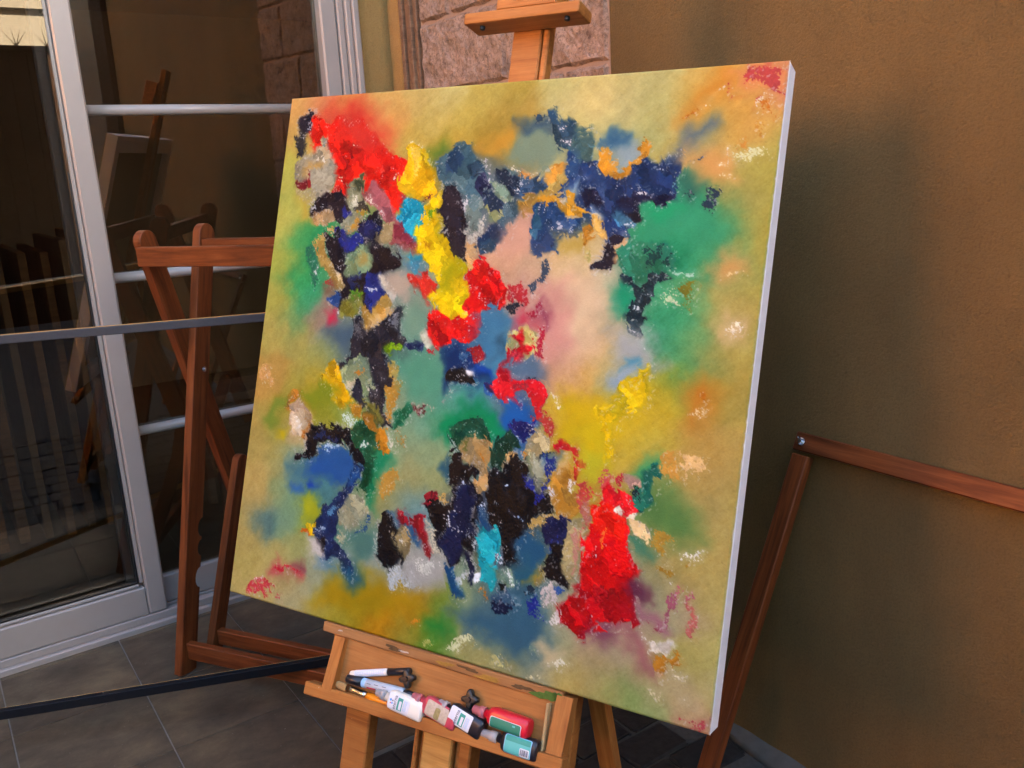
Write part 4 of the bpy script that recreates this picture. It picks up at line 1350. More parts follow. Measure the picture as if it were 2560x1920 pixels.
# ---- the rest of the courtyard (mirrored parts, plus unseen masses added to shape the light)
fence = thing('spiked_fence', 'dark brown board fence topped with wire spikes, mirrored in the left glass', 'fence', dw(-1, -3.2, 0))
bw = 0.146
nb = int(5.2 / bw)
for i in range(nb):
    a = -3.6 + i * bw
    obj('board', boxes([(a + 0.002, a + bw - 0.002, -3.225 + 0.004 * (i % 2), -3.2 + 0.004 * (i % 2), -0.05, 2.42)], 0.002), ROOM, DARK_TIMBER, fence)
obj('cap_rail', boxes([(-3.6, 1.6, -3.25, -3.17, 2.421, 2.465)], 0.004), ROOM, DARK_TIMBER, fence)
obj('back_sheet', boxes([(-3.6, 1.6, -3.245, -3.2265, -0.05, 2.42)]), ROOM, DARK_TIMBER, fence)  # sheet added to stop sunlight showing between the boards
spm = None
for i in range(21):
    a = -3.5 + i * 0.245
    if spm is None:
        bm = bmesh.new()
        for (x, y, l) in ((-0.10, 0, 0.13), (-0.03, 0.03, 0.15), (0.05, -0.03, 0.14), (0.085, 0.02, 0.12)):
            A, B = Vector((0, 0, 0)), Vector((x, y, l))
            q = (B - A).to_track_quat('Z', 'Y').to_matrix().to_4x4()
            c = bmesh.ops.create_cone(bm, cap_ends=True, segments=6, radius1=0.0045, radius2=0.0012, depth=(B - A).length)
            bmesh.ops.transform(bm, matrix=Matrix.Translation((A + B) / 2) @ q, verts=c['verts'])
        s = obj('spike', bm, Matrix.Rotation(rot.z, 4, 'Z'), DARK_TIMBER, fence)
        spm = s.data
        spm.transform(Matrix.Translation(fence.location))
    else:
        s = bpy.data.objects.new('spike', spm)
        COL.objects.link(s)
        s.parent = fence
    s.location = dw(a, -3.21, 2.46) - fence.location
nbld = thing('white_building', 'low white rendered building with a projecting coping behind the spiked fence', 'building', dw(-1, -5.4, 0))
obj('wall', boxes([(-7, 3.4, -6.4, -5.0, -0.05, 2.98)]), ROOM, WHITE_WALL, nbld)
obj('coping', boxes([(-7.05, 3.45, -6.45, -4.94, 2.98, 3.11)], 0.01), ROOM, WHITE_WALL, nbld)
far = thing('added_back_house', 'added tall house beyond the white building, pale walls bouncing sunlight into the courtyard', 'building', dw(-2, -7.5, 0))  # put in as a sunlit reflector, its extent shaped for the fill light
obj('wall', boxes([(0.3, 16, -9.5, -7.5, -0.05, 10.0)]), ROOM, COOL_WALL, far)
for i in range(8):
    for z_ in (4.3, 6.6):
        d_ = 0.8 + i * 1.9
        f_ = obj('window', boxes([(d_, d_ + 1.2, -7.55, -7.45, z_, z_ + 1.3)], 0.02), ROOM, ALU, far)
        obj('pane', boxes([(d_ + 0.08, d_ + 0.56, -7.47, -7.44, z_ + 0.08, z_ + 1.22), (d_ + 0.64, d_ + 1.12, -7.47, -7.44, z_ + 0.08, z_ + 1.22)]), ROOM, DARK_PANE, f_)
lft = thing('added_warm_house', 'added ochre house out of view at left, bouncing warm sunlight into the courtyard', 'building', dw(-8.5, 3, 0))  # unseen, added as warm bounce; stepped heights grade the light on the walls
obj('wall', boxes([(-10.5, -8.5, -0.6, 6.5, -0.05, 6.2), (-10.5, -8.5, -2.4, -0.6005, -0.05, 4.9), (-10.5, -8.5, -4.6, -2.4005, -0.05, 3.9)]), ROOM, WARM_WALL, lft)
for i in range(6):
    w_ = -0.3 + i * 1.12
    f_ = obj('window', boxes([(-8.54, -8.45, w_, w_ + 1.0, 0.9, 2.1)], 0.02), ROOM, ALU, lft)
    obj('pane', boxes([(-8.47, -8.44, w_ + 0.08, w_ + 0.47, 0.98, 2.02), (-8.47, -8.44, w_ + 0.53, w_ + 0.92, 0.98, 2.02)]), ROOM, DARK_PANE, f_)
hg = thing('added_shade_hedge', 'added tall dark hedge out of view, cutting light from the left rear', 'hedge', dw(-6, -5, 0))  # unseen mass added to darken the light from this side
bm = boxes([(-7.2, -5.6, -9.5, -4.7, -0.05, 7.0)])
bmesh.ops.subdivide_edges(bm, edges=bm.edges[:], cuts=24, use_grid_fill=True)
for v in bm.verts:
    v.co += Vector((random.uniform(-0.12, 0.12), random.uniform(-0.12, 0.12), random.uniform(-0.15, 0.15)))
obj('foliage', bm, ROOM, HEDGE_GREEN, hg)
LEAF = m_plain('leaf_green', (0.075, 0.11, 0.022), 0.5, 0.3, 0, 0.5, 3)
for si, (sd, sw) in enumerate(((0.55, -5.5), (1.5, -5.7), (-0.6, -5.6))):
    sh = thing('potted_shrub', ('loose yellow green shrub on the white coping, mirrored at the glass top', 'second yellow green shrub further along the white coping',
                                'leafy shrub at the far end of the white coping')[si], 'shrub', dw(sd, sw, 3.11), 'shrubs on the white coping')
    bm = bmesh.new()
    cyl(bm, (0, 0, 0.16), 0.16, 0.32, 'Z', 18, 0.20)
    obj('pot', bm, Matrix.Translation(dw(sd, sw, 3.11)), STUCCO, sh)
    bm = bmesh.new()
    for a_ in range(5):
        an = a_ * 1.26
        b1 = Vector((0.22 * math.cos(an), 0.22 * math.sin(an), 0.85))
        q = b1.to_track_quat('Z', 'Y').to_matrix().to_4x4()
        c = bmesh.ops.create_cone(bm, cap_ends=True, segments=6, radius1=0.02, radius2=0.006, depth=b1.length)
        bmesh.ops.transform(bm, matrix=Matrix.Translation(b1 / 2 + Vector((0, 0, 0.3))) @ q, verts=c['verts'])
    obj('stem', bm, Matrix.Translation(dw(sd, sw, 3.11)), BROWN_TIMBER, sh)
    bm = bmesh.new()
    for _ in range(420):
        p = Vector((random.gauss(0, 0.26), random.gauss(0, 0.26), 0.75 + random.gauss(0, 0.24)))
        n_ = Vector((random.gauss(0, 1), random.gauss(0, 1), random.gauss(0.6, 1))).normalized()
        t_ = n_.orthogonal().normalized() * random.uniform(0.05, 0.09)
        s_ = n_.cross(t_).normalized() * random.uniform(0.018, 0.03)
        vs = [bm.verts.new(p + x) for x in (-t_, s_ + n_ * 0.006, t_, -s_ + n_ * 0.006)]
        bm.faces.new((vs[0], vs[1], vs[2]))
        bm.faces.new((vs[0], vs[2], vs[3]))
    obj('foliage', bm, Matrix.Translation(dw(sd, sw, 3.11)), LEAF, sh)
tag(obj('added_shade_wall', boxes([(-3.85, -3.65, -3.4, 3.049, -0.05, WALL_H)]), ROOM, DARK_TIMBER, loc=dw(-3.75, 0, 0)),  # unseen wall added to cut low light from the left
    'added dark timber wall out of view at far left, cutting off low light', 'wall')
gd = thing('garage_door', 'white panelled door in a dark frame at the near end of the ochre wall, mirrored in the glass', 'door', dw(1.65, -2.3, 0))
obj('frame', boxes([(1.57, 1.85, -1.93, -1.43, -0.05, 3.3)], 0.03), ROOM, DARK_TIMBER, gd)
obj('leaf', boxes([(1.62, 1.68, -2.95, -1.932, -0.02, 2.86)], 0.004), ROOM, WHITE_WALL, gd)
obj('lintel', boxes([(1.55, 1.85, -2.95, -1.932, 2.90, 3.02)], 0.01), ROOM, WHITE_WALL, gd)
obj('header', boxes([(1.60, 1.85, -3.19, -1.932, 3.021, 3.3)], 0.004), ROOM, DARK_TIMBER, gd)

# ================================================================== EASEL
CM = axes(CO, CU, CV, CN)
foot = cp(0.59, 1.76, 0.05)
easel = thing('easel', 'paint stained wooden studio easel with a drawer tray holding the abstract painting', 'easel', (foot.x, foot.y, 0))


def cbox(lst, bevel=0.003):
    return boxes(lst, bevel)


VF = 1.7365   # where the uprights meet the ground
obj('mast', cbox([(0.545, 0.612, -0.34, 1.72, 0.052, 0.078)]), CM, EASEL_WOOD, easel)
obj('mast_rail', cbox([(0.614, 0.628, -0.34, 1.70, 0.056, 0.084)]), CM, EASEL_WOOD, easel)
mr = obj('mast_rail', cbox([(0.529, 0.543, 0.9, 1.70, 0.056, 0.084)]), CM, EASEL_WOOD, easel)
for (u0, u1, dv) in ((0.338, 0.402, -0.018), (0.806, 0.866, 0.0)):
    obj('upright', cbox([(u0, u1, 1.172, VF + dv, 0.046, 0.080)]), CM, EASEL_WOOD, easel)
for (u0, u1, v0, v1) in ((0.519, 0.5285, 1.172, 1.70), (0.629, 0.655, 1.172, 1.70)):
    obj('guide_rail', cbox([(u0, u1, v0, v1, 0.044, 0.088)]), CM, EASEL_WOOD, easel)
obj('back_panel', cbox([(0.5435, 0.6135, 1.20, 1.69, 0.040, 0.0515)]), CM, RAW_PINE, easel)
obj('cross_rail', cbox([(0.4025, 0.518, 1.60, 1.655, 0.05, 0.076)]), CM, EASEL_WOOD, easel)
obj('cross_rail', cbox([(0.656, 0.8055, 1.60, 1.655, 0.05, 0.076)]), CM, EASEL_WOOD, easel)
# ledge the canvas stands on
obj('ledge', cbox([(0.287, 0.857, CH + 0.0015, CH + 0.0225, -0.003, 0.088)], 0.002), CM, LEDGE_WOOD, easel)
# upper clamp
bm = bmesh.new()
box(bm, (0.592, -0.135, 0.020), (0.262, 0.023, 0.062), 0.005, 2)
cb = obj('clamp_bar', bm, CM, EASEL_WOOD, easel)
for uu in (0.497, 0.690):
    bm = bmesh.new()
    cyl(bm, (uu, -0.1215, 0.008), 0.0055, 0.010, 'Y', 12, None, 0.001)
    obj('screw', bm, CM, RUBBER, cb)
ck = obj('clamp_block', cbox([(0.530, 0.668, -0.27, -0.147, -0.004, 0.0515)], 0.004), CM, EASEL_WOOD, easel)
bm = bmesh.new()
cyl(bm, (0.585, -0.176, -0.006), 0.012, 0.006, 'Z', 16)
obj('bolt', bm, CM, RUBBER, ck)
# back leg
A = cp(0.745, 0.72, 0.085)
B = Vector((0.195034, 1.673180, 0.000000)) + Vector((0, 0, 0.006))
bar('back_leg', A, B, CU, 0.028, 0.042, EASEL_WOOD, easel)
# tray
TO = Vector((-0.430782, 1.692085, 0.555499))
TX = Vector((0.863485, -0.503751, -0.025072))
TY = Vector((-0.239447, -0.365675, -0.899415))
TN = Vector((-0.443913, -0.782635, 0.436376))
TM = axes(TO, TX, TY, TN)


def tp(a, b, n=0.0):
    return TO + TX * a + TY * b + TN * n


bm = bmesh.new()
box(bm, (0.302, 0.056, -0.006), (0.548, 0.132, 0.008), 0.001)
obj('tray_panel', bm, TM, TRAY_WOOD, easel)
bar('tray_lip', tp(-0.006, 0.1185, 0.0035), tp(0.598, 0.0985, 0.010), TY, 0.030, 0.026, EASEL_WOOD, easel, 0.002)
bm = bmesh.new()
prism(bm, [(0.0, -0.018), (0.0, 0.010), (0.108, 0.020), (0.108, -0.018)], 0.040, 0.066)
obj('side_board', bm, axes(TO, TY, TX, TN), EASEL_WOOD, easel)
bm = bmesh.new()
prism(bm, [(-0.016, -0.018), (-0.016, 0.006), (0.090, 0.014), (0.090, -0.018)], 0.558, 0.590)
obj('side_board', bm, axes(TO, TY, TX, TN), EASEL_WOOD, easel)
bar('divider', tp(0.545, 0.004, 0.004), tp(0.5495, 0.096, 0.004), TN, 0.0055, 0.016, PAINTY_WOOD, easel, 0.001)

# dried paint left on the easel
def smear(M, cx, cy, cz, rx, ry, mat, seed, parent):
    rr = random.Random(seed)
    bm = bmesh.new()
    n = 22
    ph = [rr.uniform(0, 6.28) for _ in range(4)]
    pts = []
    for i in range(n):
        t = 2 * math.pi * i / n
        q = 1 + 0.28 * math.sin(2 * t + ph[0]) + 0.20 * math.sin(3 * t + ph[1]) + 0.15 * math.sin(7 * t + ph[2])
        pts.append((cx + rx * q * math.cos(t), cy + ry * max(-1, min(1, q * math.sin(t)))))
    a = [bm.verts.new((x, y, cz)) for x, y in pts]
    b2 = [bm.verts.new((x, y, cz + 0.0007)) for x, y in pts]
    bm.faces.new(a)
    bm.faces.new(b2)
    for i in range(n):
        bm.faces.new((a[i], b2[i], b2[(i + 1) % n], a[(i + 1) % n]))
    bmesh.ops.recalc_face_normals(bm, faces=bm.faces)
    obj('paint_smear', bm, M, mat, parent)


SM_GREEN = m_plain('dried_green', (0.07, 0.13, 0.022), 0.7, 0.2, 0, 0.6, 120)
SM_OCHRE = m_plain('dried_ochre', (0.32, 0.17, 0.030), 0.7, 0.2, 0, 0.5, 120)
SM_DARK = m_plain('dried_umber', (0.10, 0.055, 0.022), 0.7, 0.2, 0, 0.6, 120)
SM_WHITE = m_plain('dried_white', (0.50, 0.42, 0.36), 0.7, 0.2, 0, 0.3, 140)
lv = CH + 0.0125
for k, (u_, rx, ry, mm) in enumerate(((0.826, 0.026, 0.0085, SM_GREEN), (0.775, 0.02, 0.0045, SM_DARK), (0.70, 0.03, 0.005, SM_OCHRE), (0.655, 0.022, 0.0035, SM_DARK),
                                      (0.60, 0.018, 0.004, SM_OCHRE), (0.50, 0.010, 0.002, SM_WHITE), (0.475, 0.02, 0.005, SM_DARK), (0.845, 0.008, 0.008, SM_GREEN), (0.335, 0.006, 0.0015, SM_WHITE))):
    smear(CM, u_, lv + random.uniform(-0.003, 0.003), -0.0040, rx, ry, mm, 40 + k, easel)

# ================================================================== PAINTING
painting = thing('painting', 'large abstract oil painting with red, yellow, navy and green knife marks on the easel', 'painting', cp(CS / 2, CH, 0.02))
NX, NY = 820, 833
img, thick = paint(NX, NY, CH / CS * 1000)
img = PAINT_MAP(img)
us = np.linspace(0, CS, NX)
vs = np.linspace(0, CH, NY)
UU, VV = np.meshgrid(us, vs)
ed = np.minimum(np.minimum(UU, CS - UU), np.minimum(VV, CH - VV))
_rg = np.random.default_rng(3)
_wob = 0.0010 + 0.0009 * np.clip(np.interp(np.arange(NY), np.arange(0, NY + 7, 7), _rg.uniform(-0.6, 1, len(np.arange(0, NY + 7, 7)))), 0, 1)
_bare = np.clip((_wob[:, None] - (CS - UU)) / 0.0012, 0, 1)[..., None]
img = img * (1 - _bare) + np.array([0.72, 0.70, 0.70]) * _bare        # the paint stops raggedly at the right-hand turn of the cloth
rnd = 0.0032 * np.clip(1 - ed / 0.005, 0, 1) ** 2           # the cloth turns over the bars
NN = -(thick * 0.00105) - 0.0006 + rnd
co0, cu, cv, cn = (np.array(x) for x in (CO, CU, CV, CN))
P3 = co0 + UU[..., None] * cu + VV[..., None] * cv + NN[..., None] * cn - np.array(painting.location)
me = bpy.data.meshes.new('painted_surface')
nv = NX * NY
idx = np.arange(nv).reshape(NY, NX)
quads = np.stack([idx[:-1, :-1], idx[1:, :-1], idx[1:, 1:], idx[:-1, 1:]], -1).reshape(-1, 4)
quads = quads[:, ::-1]
# normal must face -N (the viewer)
a_, b_, c_ = (P3.reshape(-1, 3)[quads[0][i]] for i in (0, 1, 2))
if np.dot(np.cross(b_ - a_, c_ - a_), cn) > 0:
    quads = quads[:, ::-1]
nf = len(quads)
me.vertices.add(nv)
me.vertices.foreach_set('co', P3.astype(np.float32).ravel())
me.loops.add(nf * 4)
me.loops.foreach_set('vertex_index', quads.astype(np.int32).ravel())
me.polygons.add(nf)
me.polygons.foreach_set('loop_start', np.arange(0, nf * 4, 4, dtype=np.int32))
me.polygons.foreach_set('use_smooth', np.ones(nf, dtype=bool))
me.update(calc_edges=True)
ca = me.attributes.new('paint', 'FLOAT_COLOR', 'POINT')
ca.data.foreach_set('color', np.concatenate([img, np.ones((NY, NX, 1))], -1).astype(np.float32).ravel())
ta = me.attributes.new('thick', 'FLOAT', 'POINT')
ta.data.foreach_set('value', thick.astype(np.float32).ravel())
pm, nt, b = nmat('oil_paint', 0.5, 0.08)
at = node(nt, 'ShaderNodeAttribute')
at.attribute_name = 'paint'
tt = node(nt, 'ShaderNodeAttribute')
tt.attribute_name = 'thick'
pv = coords(nt, (1, 1, 1), 'pos')
fine = noise(nt, pv, 900, 3, 0.6)
mid = noise(nt, pv, 260, 4, 0.65, 0.4)
c = mix(nt, 0.22, at.outputs['Color'], ramp(nt, mid, [(0.3, 0.6), (0.7, 1.0)]), 'MULTIPLY')
nt.links.new(c, b.inputs['Base Color'])
nt.links.new(ramp(nt, tt.outputs['Fac'], [(0.05, 0.7), (0.5, 0.42)]), b.inputs['Roughness'])
p_ = bump(nt, b, mid, 0.35, 0.0016)
bump(nt, b, fine, 0.35, 0.0006, p_)
me.materials.append(pm)
ps = bpy.data.objects.new('painted_surface', me)
COL.objects.link(ps)
ps.parent = painting
CT = 0.050
obj('canvas_edge', cbox([(CS - 0.020, CS, 0.0, CH, 0.0032, CT)], 0.002), CM, WHITE_WRAP, painting, label='bare white primed right edge of the canvas')
obj('canvas_edge', cbox([(0.0, 0.020, 0.0, CH, 0.0032, CT)], 0.002), CM, WHITE_WRAP, painting)
obj('canvas_edge', cbox([(0.0205, CS - 0.0205, 0.0, 0.020, 0.0032, CT)], 0.002), CM, WHITE_WRAP, painting)
obj('canvas_edge', cbox([(0.0205, CS - 0.0205, CH - 0.020, CH, 0.0032, CT)], 0.002), CM, WHITE_WRAP, painting)
obj('canvas_back', cbox([(0.0205, CS - 0.0205, 0.0205, CH - 0.0205, 0.008, 0.011)], 0), CM, LINEN, painting)
for lst in ([(0.0205, 0.075, 0.0205, CH - 0.0205, 0.020, CT - 0.003)], [(CS - 0.075, CS - 0.0205, 0.0205, CH - 0.0205, 0.020, CT - 0.003)],
            [(0.0755, CS - 0.0755, 0.0205, 0.075, 0.020, CT - 0.003)], [(0.0755, CS - 0.0755, CH - 0.075, CH - 0.0205, 0.020, CT - 0.003)]):
    obj('stretcher_bar', cbox(lst), CM, WHITE_WRAP, painting)

# ================================================================== THINGS ON THE TRAY
PL_WHITE = m_plain('white_plastic', (0.74, 0.70, 0.62), 0.32, 0.5, 0, 0.05, 30)
PL_PAPER = m_plain('white_label', (0.66, 0.68, 0.74), 0.5, 0.4, 0, 0.05, 60)
PL_TEAL = m_plain('teal_print', (0.035, 0.30, 0.245), 0.5, 0.4, 0, 0.1, 60)
PL_GREEN = m_plain('green_print', (0.03, 0.20, 0.13), 0.5, 0.4, 0, 0.1, 60)
PL_AQUA = m_plain('aqua_print', (0.10, 0.46, 0.44), 0.5, 0.4, 0, 0.12, 40)
PL_BLACK = m_plain('black_plastic', (0.012, 0.011, 0.016), 0.28, 0.5, 0, 0.2, 60)
PL_PINK = m_plain('pink_plastic', (0.50, 0.055, 0.085), 0.3, 0.5, 0, 0.2, 50)
PL_RED = m_plain('red_plastic', (0.56, 0.010, 0.028), 0.28, 0.5, 0, 0.08, 40)
PL_BLUE = m_plain('blue_print', (0.06, 0.30, 0.72), 0.5, 0.4)
PL_LIGHTBLUE = m_plain('pale_blue_print', (0.30, 0.52, 0.82), 0.5, 0.4)
PL_CRIMSON = m_plain('crimson_print', (0.55, 0.02, 0.05), 0.5, 0.4)
PL_INK = m_plain('grey_ink', (0.10, 0.10, 0.12), 0.6, 0.3)
PL_GREYPEN = m_plain('grey_pen', (0.42, 0.47, 0.53), 0.35, 0.5, 0, 0.08, 60)
PL_ORANGE = m_plain('orange_lacquer', (0.72, 0.23, 0.008), 0.25, 0.5, 0, 0.12, 60)
DIRTY = m_plain('stained_label', (0.48, 0.39, 0.30), 0.7, 0.2, 0, 0.45, 160)
BRISTLE = m_plain('hog_bristle', (0.34, 0.21, 0.085), 0.7, 0.2, 0, 0.4, 400)


def m_clear(name, col, alpha):
    m, nt, b = nmat(name, 0.3, 0.5)
    b.inputs['Base Color'].default_value = (*col, 1)
    b.inputs['Alpha'].default_value = alpha
    return m


CLEAR = m_clear('milky_plastic', (0.50, 0.48, 0.48), 0.62)
CLEAR_PINK = m_clear('milky_pink_plastic', (0.52, 0.16, 0.19), 0.72)


def local(a0, b0, a1, b1, n=0.0):
    """frame on the tray: x from (a0,b0) towards (a1,b1), y up the tray, z out of it"""
    A, B = tp(a0, b0, n), tp(a1, b1, n)
    x = (B - A).normalized()
    y = TN.cross(x).normalized()
    return axes(A, x, y, TN), (B - A).length


def sup(t, hw, ht, e):
    c, s = math.cos(t), math.sin(t)
    return (math.copysign(abs(c) ** (2 / e), c) * hw, math.copysign(abs(s) ** (2 / e), s) * ht)


def loft(bm, st, zc, n=40):
    """stations (x, half width, half thickness, exponent)"""
    rings = []
    for x, hw, ht, e in st:
        rings.append([bm.verts.new((x, *(lambda p: (p[0], p[1] + zc))(sup(2 * math.pi * i / n, hw, ht, e)))) for i in range(n)])
    for r0, r1 in zip(rings[:-1], rings[1:]):
        for i in range(n):
            j = (i + 1) % n
            bm.faces.new((r0[i], r0[j], r1[j], r1[i]))
    bm.faces.new(rings[0][::-1])
    bm.faces.new(rings[-1])
    bmesh.ops.recalc_face_normals(bm, faces=bm.faces)


def patch(x0, x1, y0, y1, W, T, e, lift, th=0.0003, rc=0.0):
    """sheet that follows the bulge of a flat bottle"""
    bm = bmesh.new()
    n = 14
    top, bot = [], []
    cols = [(x0, 0), (x0 + rc * 0.3, 0.7), (x0 + rc, 1), (x1 - rc, 1), (x1 - rc * 0.3, 0.7), (x1, 0)] if rc else [(x0, 1), (x1, 1)]
    for x, q in cols:
        s = rc * (1 - q)
        rt, rb = [], []
        for i in range(n + 1):
            y = (y0 + s) + (y1 - y0 - 2 * s) * i / n
            z = T / 2 + T / 2 * (max(0.0, 1 - abs(2 * y / W) ** e)) ** (1 / e) + lift
            rt.append(bm.verts.new((x, y, z)))
            rb.append(bm.verts.new((x, y, z - th)))
        top.append(rt)
        bot.append(rb)
    m = len(cols)
    for k in range(m - 1):
        for i in range(n):
            bm.faces.new((top[k][i], top[k + 1][i], top[k + 1][i + 1], top[k][i + 1]))
            bm.faces.new((bot[k][i], bot[k][i + 1], bot[k + 1][i + 1], bot[k + 1][i]))
        for i in (0, n):
            bm.faces.new((top[k][i], bot[k][i], bot[k + 1][i], top[k + 1][i]))
    for k in (0, m - 1):
        for i in range(n):
            bm.faces.new((top[k][i], top[k][i + 1], bot[k][i + 1], bot[k][i]))
    bmesh.ops.recalc_face_normals(bm, faces=bm.faces)
    return bm


def bottle(label, mat, cap_mat, p0, p1, W, T, cap=0.030, n=0.004, roll=0.0, shoulder=0.016):
    M, L = local(*p0, *p1, n)
    if roll:
        M = M @ Matrix.Translation((0, -W / 2, 0)) @ Matrix.Rotation(roll, 4, 'X') @ Matrix.Translation((0, W / 2, 0))
    t = thing('paint_bottle', label, 'paint bottle', M.translation.copy(), 'paint bottles lying in the easel tray')
    e = 3.2
    bm = bmesh.new()
    loft(bm, [(cap - 0.004, 0.0085, 0.0085, 2), (cap + 0.004, 0.0085, 0.0085, 2), (cap + 0.005, W * 0.30, T * 0.36, 2.3),
              (cap + shoulder * 0.45, W * 0.42, T * 0.45, 2.7), (cap + shoulder, W / 2, T / 2, e),
              (L - 0.006, W / 2, T / 2, e), (L - 0.002, W / 2 - 0.0012, T / 2 - 0.001, e), (L, W / 2 - 0.004, T / 2 - 0.003, e)], T / 2)
    obj('body', bm, M, mat, t, smooth=False)
    for o in t.children:
        o.data.polygons.foreach_set('use_smooth', [len(p.vertices) == 4 for p in o.data.polygons])
    bm = bmesh.new()
    loft(bm, [(0.0, 0.0062, 0.0062, 2), (0.0015, 0.0075, 0.0075, 2), (cap * 0.45, 0.0085, 0.0085, 2), (cap * 0.5, 0.0105, 0.0105, 2), (cap - 0.0045, 0.0108, 0.0108, 2)], T / 2, 28)
    obj('cap', bm, M, cap_mat, t)
    for o in t.children:
        o.data.polygons.foreach_set('use_smooth', [len(p.vertices) == 4 for p in o.data.polygons])
    return t, M, L, W, T, e


def stick(bt, name, mat, x0, x1, y0, y1, lift, rc=0.0, parent=None):
    t, M, L, W, T, e = bt
    return obj(name, patch(x0, x1, y0, y1, W, T, e, lift, rc=rc), M, mat, parent or t)


def lettering(txt, bt, x, y, size, lift, mat, parent, up=(-1, 0)):
    """lettering across the bottle: reads up the tray, tops of the letters towards the cap"""
    t, M, L, W, T, e = bt
    cu_ = bpy.data.curves.new('lettering', 'FONT')
    cu_.body = txt
    cu_.size = size
    cu_.extrude = 0.00012
    cu_.align_x = 'CENTER'
    cu_.align_y = 'CENTER'
    dg = bpy.data.objects.new('tmp', cu_)
    COL.objects.link(dg)
    bpy.context.view_layer.update()
    me_ = bpy.data.meshes.new_from_object(dg.evaluated_get(bpy.context.evaluated_depsgraph_get()))
    bpy.data.objects.remove(dg)
    bm = bmesh.new()
    bm.from_mesh(me_)
    bpy.data.meshes.remove(me_)
    for v in bm.verts:
        xx, yy, zz = v.co
        X, Y = x - yy, y + xx
        v.co = (X, Y, T / 2 + T / 2 * (max(0.0, 1 - abs(2 * Y / W) ** e)) ** (1 / e) + lift + zz)
    return obj('lettering', bm, M, mat, parent)


def brand_label(bt, x0, x1, hw, with_dots=True):
    """white label: four dots, the word, a teal block with a white window"""
    lab = stick(bt, 'label', PL_PAPER, x0, x1, -hw, hw, 0.0004, 0.003)
    if with_dots:
        for dx, dy, r_, mm in ((0.0035, 0.002, 0.0023, PL_BLUE), (0.0078, -0.0035, 0.0018, PL_BLUE), (0.0042, -0.0042, 0.0012, PL_CRIMSON), (0.0085, 0.0016, 0.0014, PL_INK)):
            stick(bt, 'dot', mm, x0 + 0.0025 + dx - r_, x0 + 0.0025 + dx + r_, dy - r_, dy + r_, 0.0007, r_ * 0.7, lab)
    lettering('eterna', bt, x0 + 0.0165, 0.000, 0.0105, 0.0008, PL_INK, lab)
    stick(bt, 'print_block', PL_TEAL, x0 + 0.0225, x0 + 0.0345, -hw * 0.78, hw * 0.72, 0.0007, 0, lab)
    stick(bt, 'print_window', PL_PAPER, x0 + 0.0268, x0 + 0.0325, -hw * 0.70, hw * 0.36, 0.0010, 0.001, lab)
    for i in range(4):
        stick(bt, 'print_line', PL_LIGHTBLUE if i % 2 else PL_GREYPEN, x0 + 0.0372 + i * 0.0021, x0 + 0.0380 + i * 0.0021, -hw * (0.7 - 0.1 * (i % 2)), hw * 0.6, 0.0007, 0, lab)
    return lab


bt = bottle('white paint bottle with a teal and white label, left end of the row', PL_WHITE, CLEAR, (0.1765, 0.0795), (0.295, 0.0885), 0.040, 0.027, 0.030)
brand_label(bt, 0.0395, 0.090, 0.0160)
bt = bottle('pink paint bottle with a paint stained beige label between the white and black bottles', PL_PINK, CLEAR_PINK, (0.262, 0.064), (0.372, 0.0855), 0.038, 0.026, 0.026)
stick(bt, 'label', DIRTY, 0.042, 0.094, -0.015, 0.015, 0.0004, 0.003)
stick(bt, 'stain', m_plain('ochre_smear', (0.30, 0.24, 0.10), 0.7, 0.2, 0, 0.5, 200), 0.064, 0.076, -0.014, 0.009, 0.0007, 0.004)
bt = bottle('black paint bottle with a white and teal label wedged behind the pink bottle', PL_BLACK, CLEAR, (0.322, 0.061), (0.4285, 0.0855), 0.039, 0.026, 0.026)
brand_label(bt, 0.036, 0.0865, 0.0158, False)
bt = bottle('bright red paint bottle with a green label lying behind the others near the divider', PL_RED, CLEAR_PINK, (0.400, 0.052), (0.5235, 0.0555), 0.036, 0.030, 0.032, 0.004)
lab = stick(bt, 'label', PL_PAPER, 0.046, 0.112, -0.0172, 0.004, 0.0004, 0.003)
stick(bt, 'print_block', PL_GREEN, 0.0472, 0.1108, -0.0168, 0.003, 0.0007, 0.003, lab)
stick(bt, 'print_window', PL_AQUA, 0.094, 0.0995, -0.003, 0.000, 0.0010, 0.0005, lab)
bt = bottle('black paint bottle with an aqua label and barcode, right end of the row', PL_BLACK, CLEAR, (0.4265, 0.0885), (0.5475, 0.0885), 0.038, 0.027, 0.040)
lab = stick(bt, 'label', PL_LIGHTBLUE, 0.0555, 0.1105, -0.0165, 0.0165, 0.0004, 0.003)
stick(bt, 'print_block', PL_AQUA, 0.0565, 0.1095, -0.0158, 0.0158, 0.0007, 0.003, lab)
stick(bt, 'print_band', PL_TEAL, 0.0580, 0.1085, 0.006, 0.0152, 0.0010, 0.001, lab)
stick(bt, 'barcode_field', PL_PAPER, 0.0885, 0.1080, -0.0148, 0.000, 0.0010, 0.002, lab)
bm = bmesh.new()
xx = 0.0905
M_, W_, T_, e_ = bt[1], bt[3], bt[4], bt[5]
while xx < 0.106:
    wv = random.choice((0.0004, 0.0007, 0.0011))
    yc = -0.007
    zt = T_ / 2 + T_ / 2 * (max(0.0, 1 - abs(2 * yc / W_) ** e_)) ** (1 / e_) + 0.0013
    box(bm, (xx, yc, zt), (wv, 0.010, 0.0002))
    xx += wv + random.choice((0.0005, 0.0008))
obj('barcode', bm, M_, PL_INK, lab)


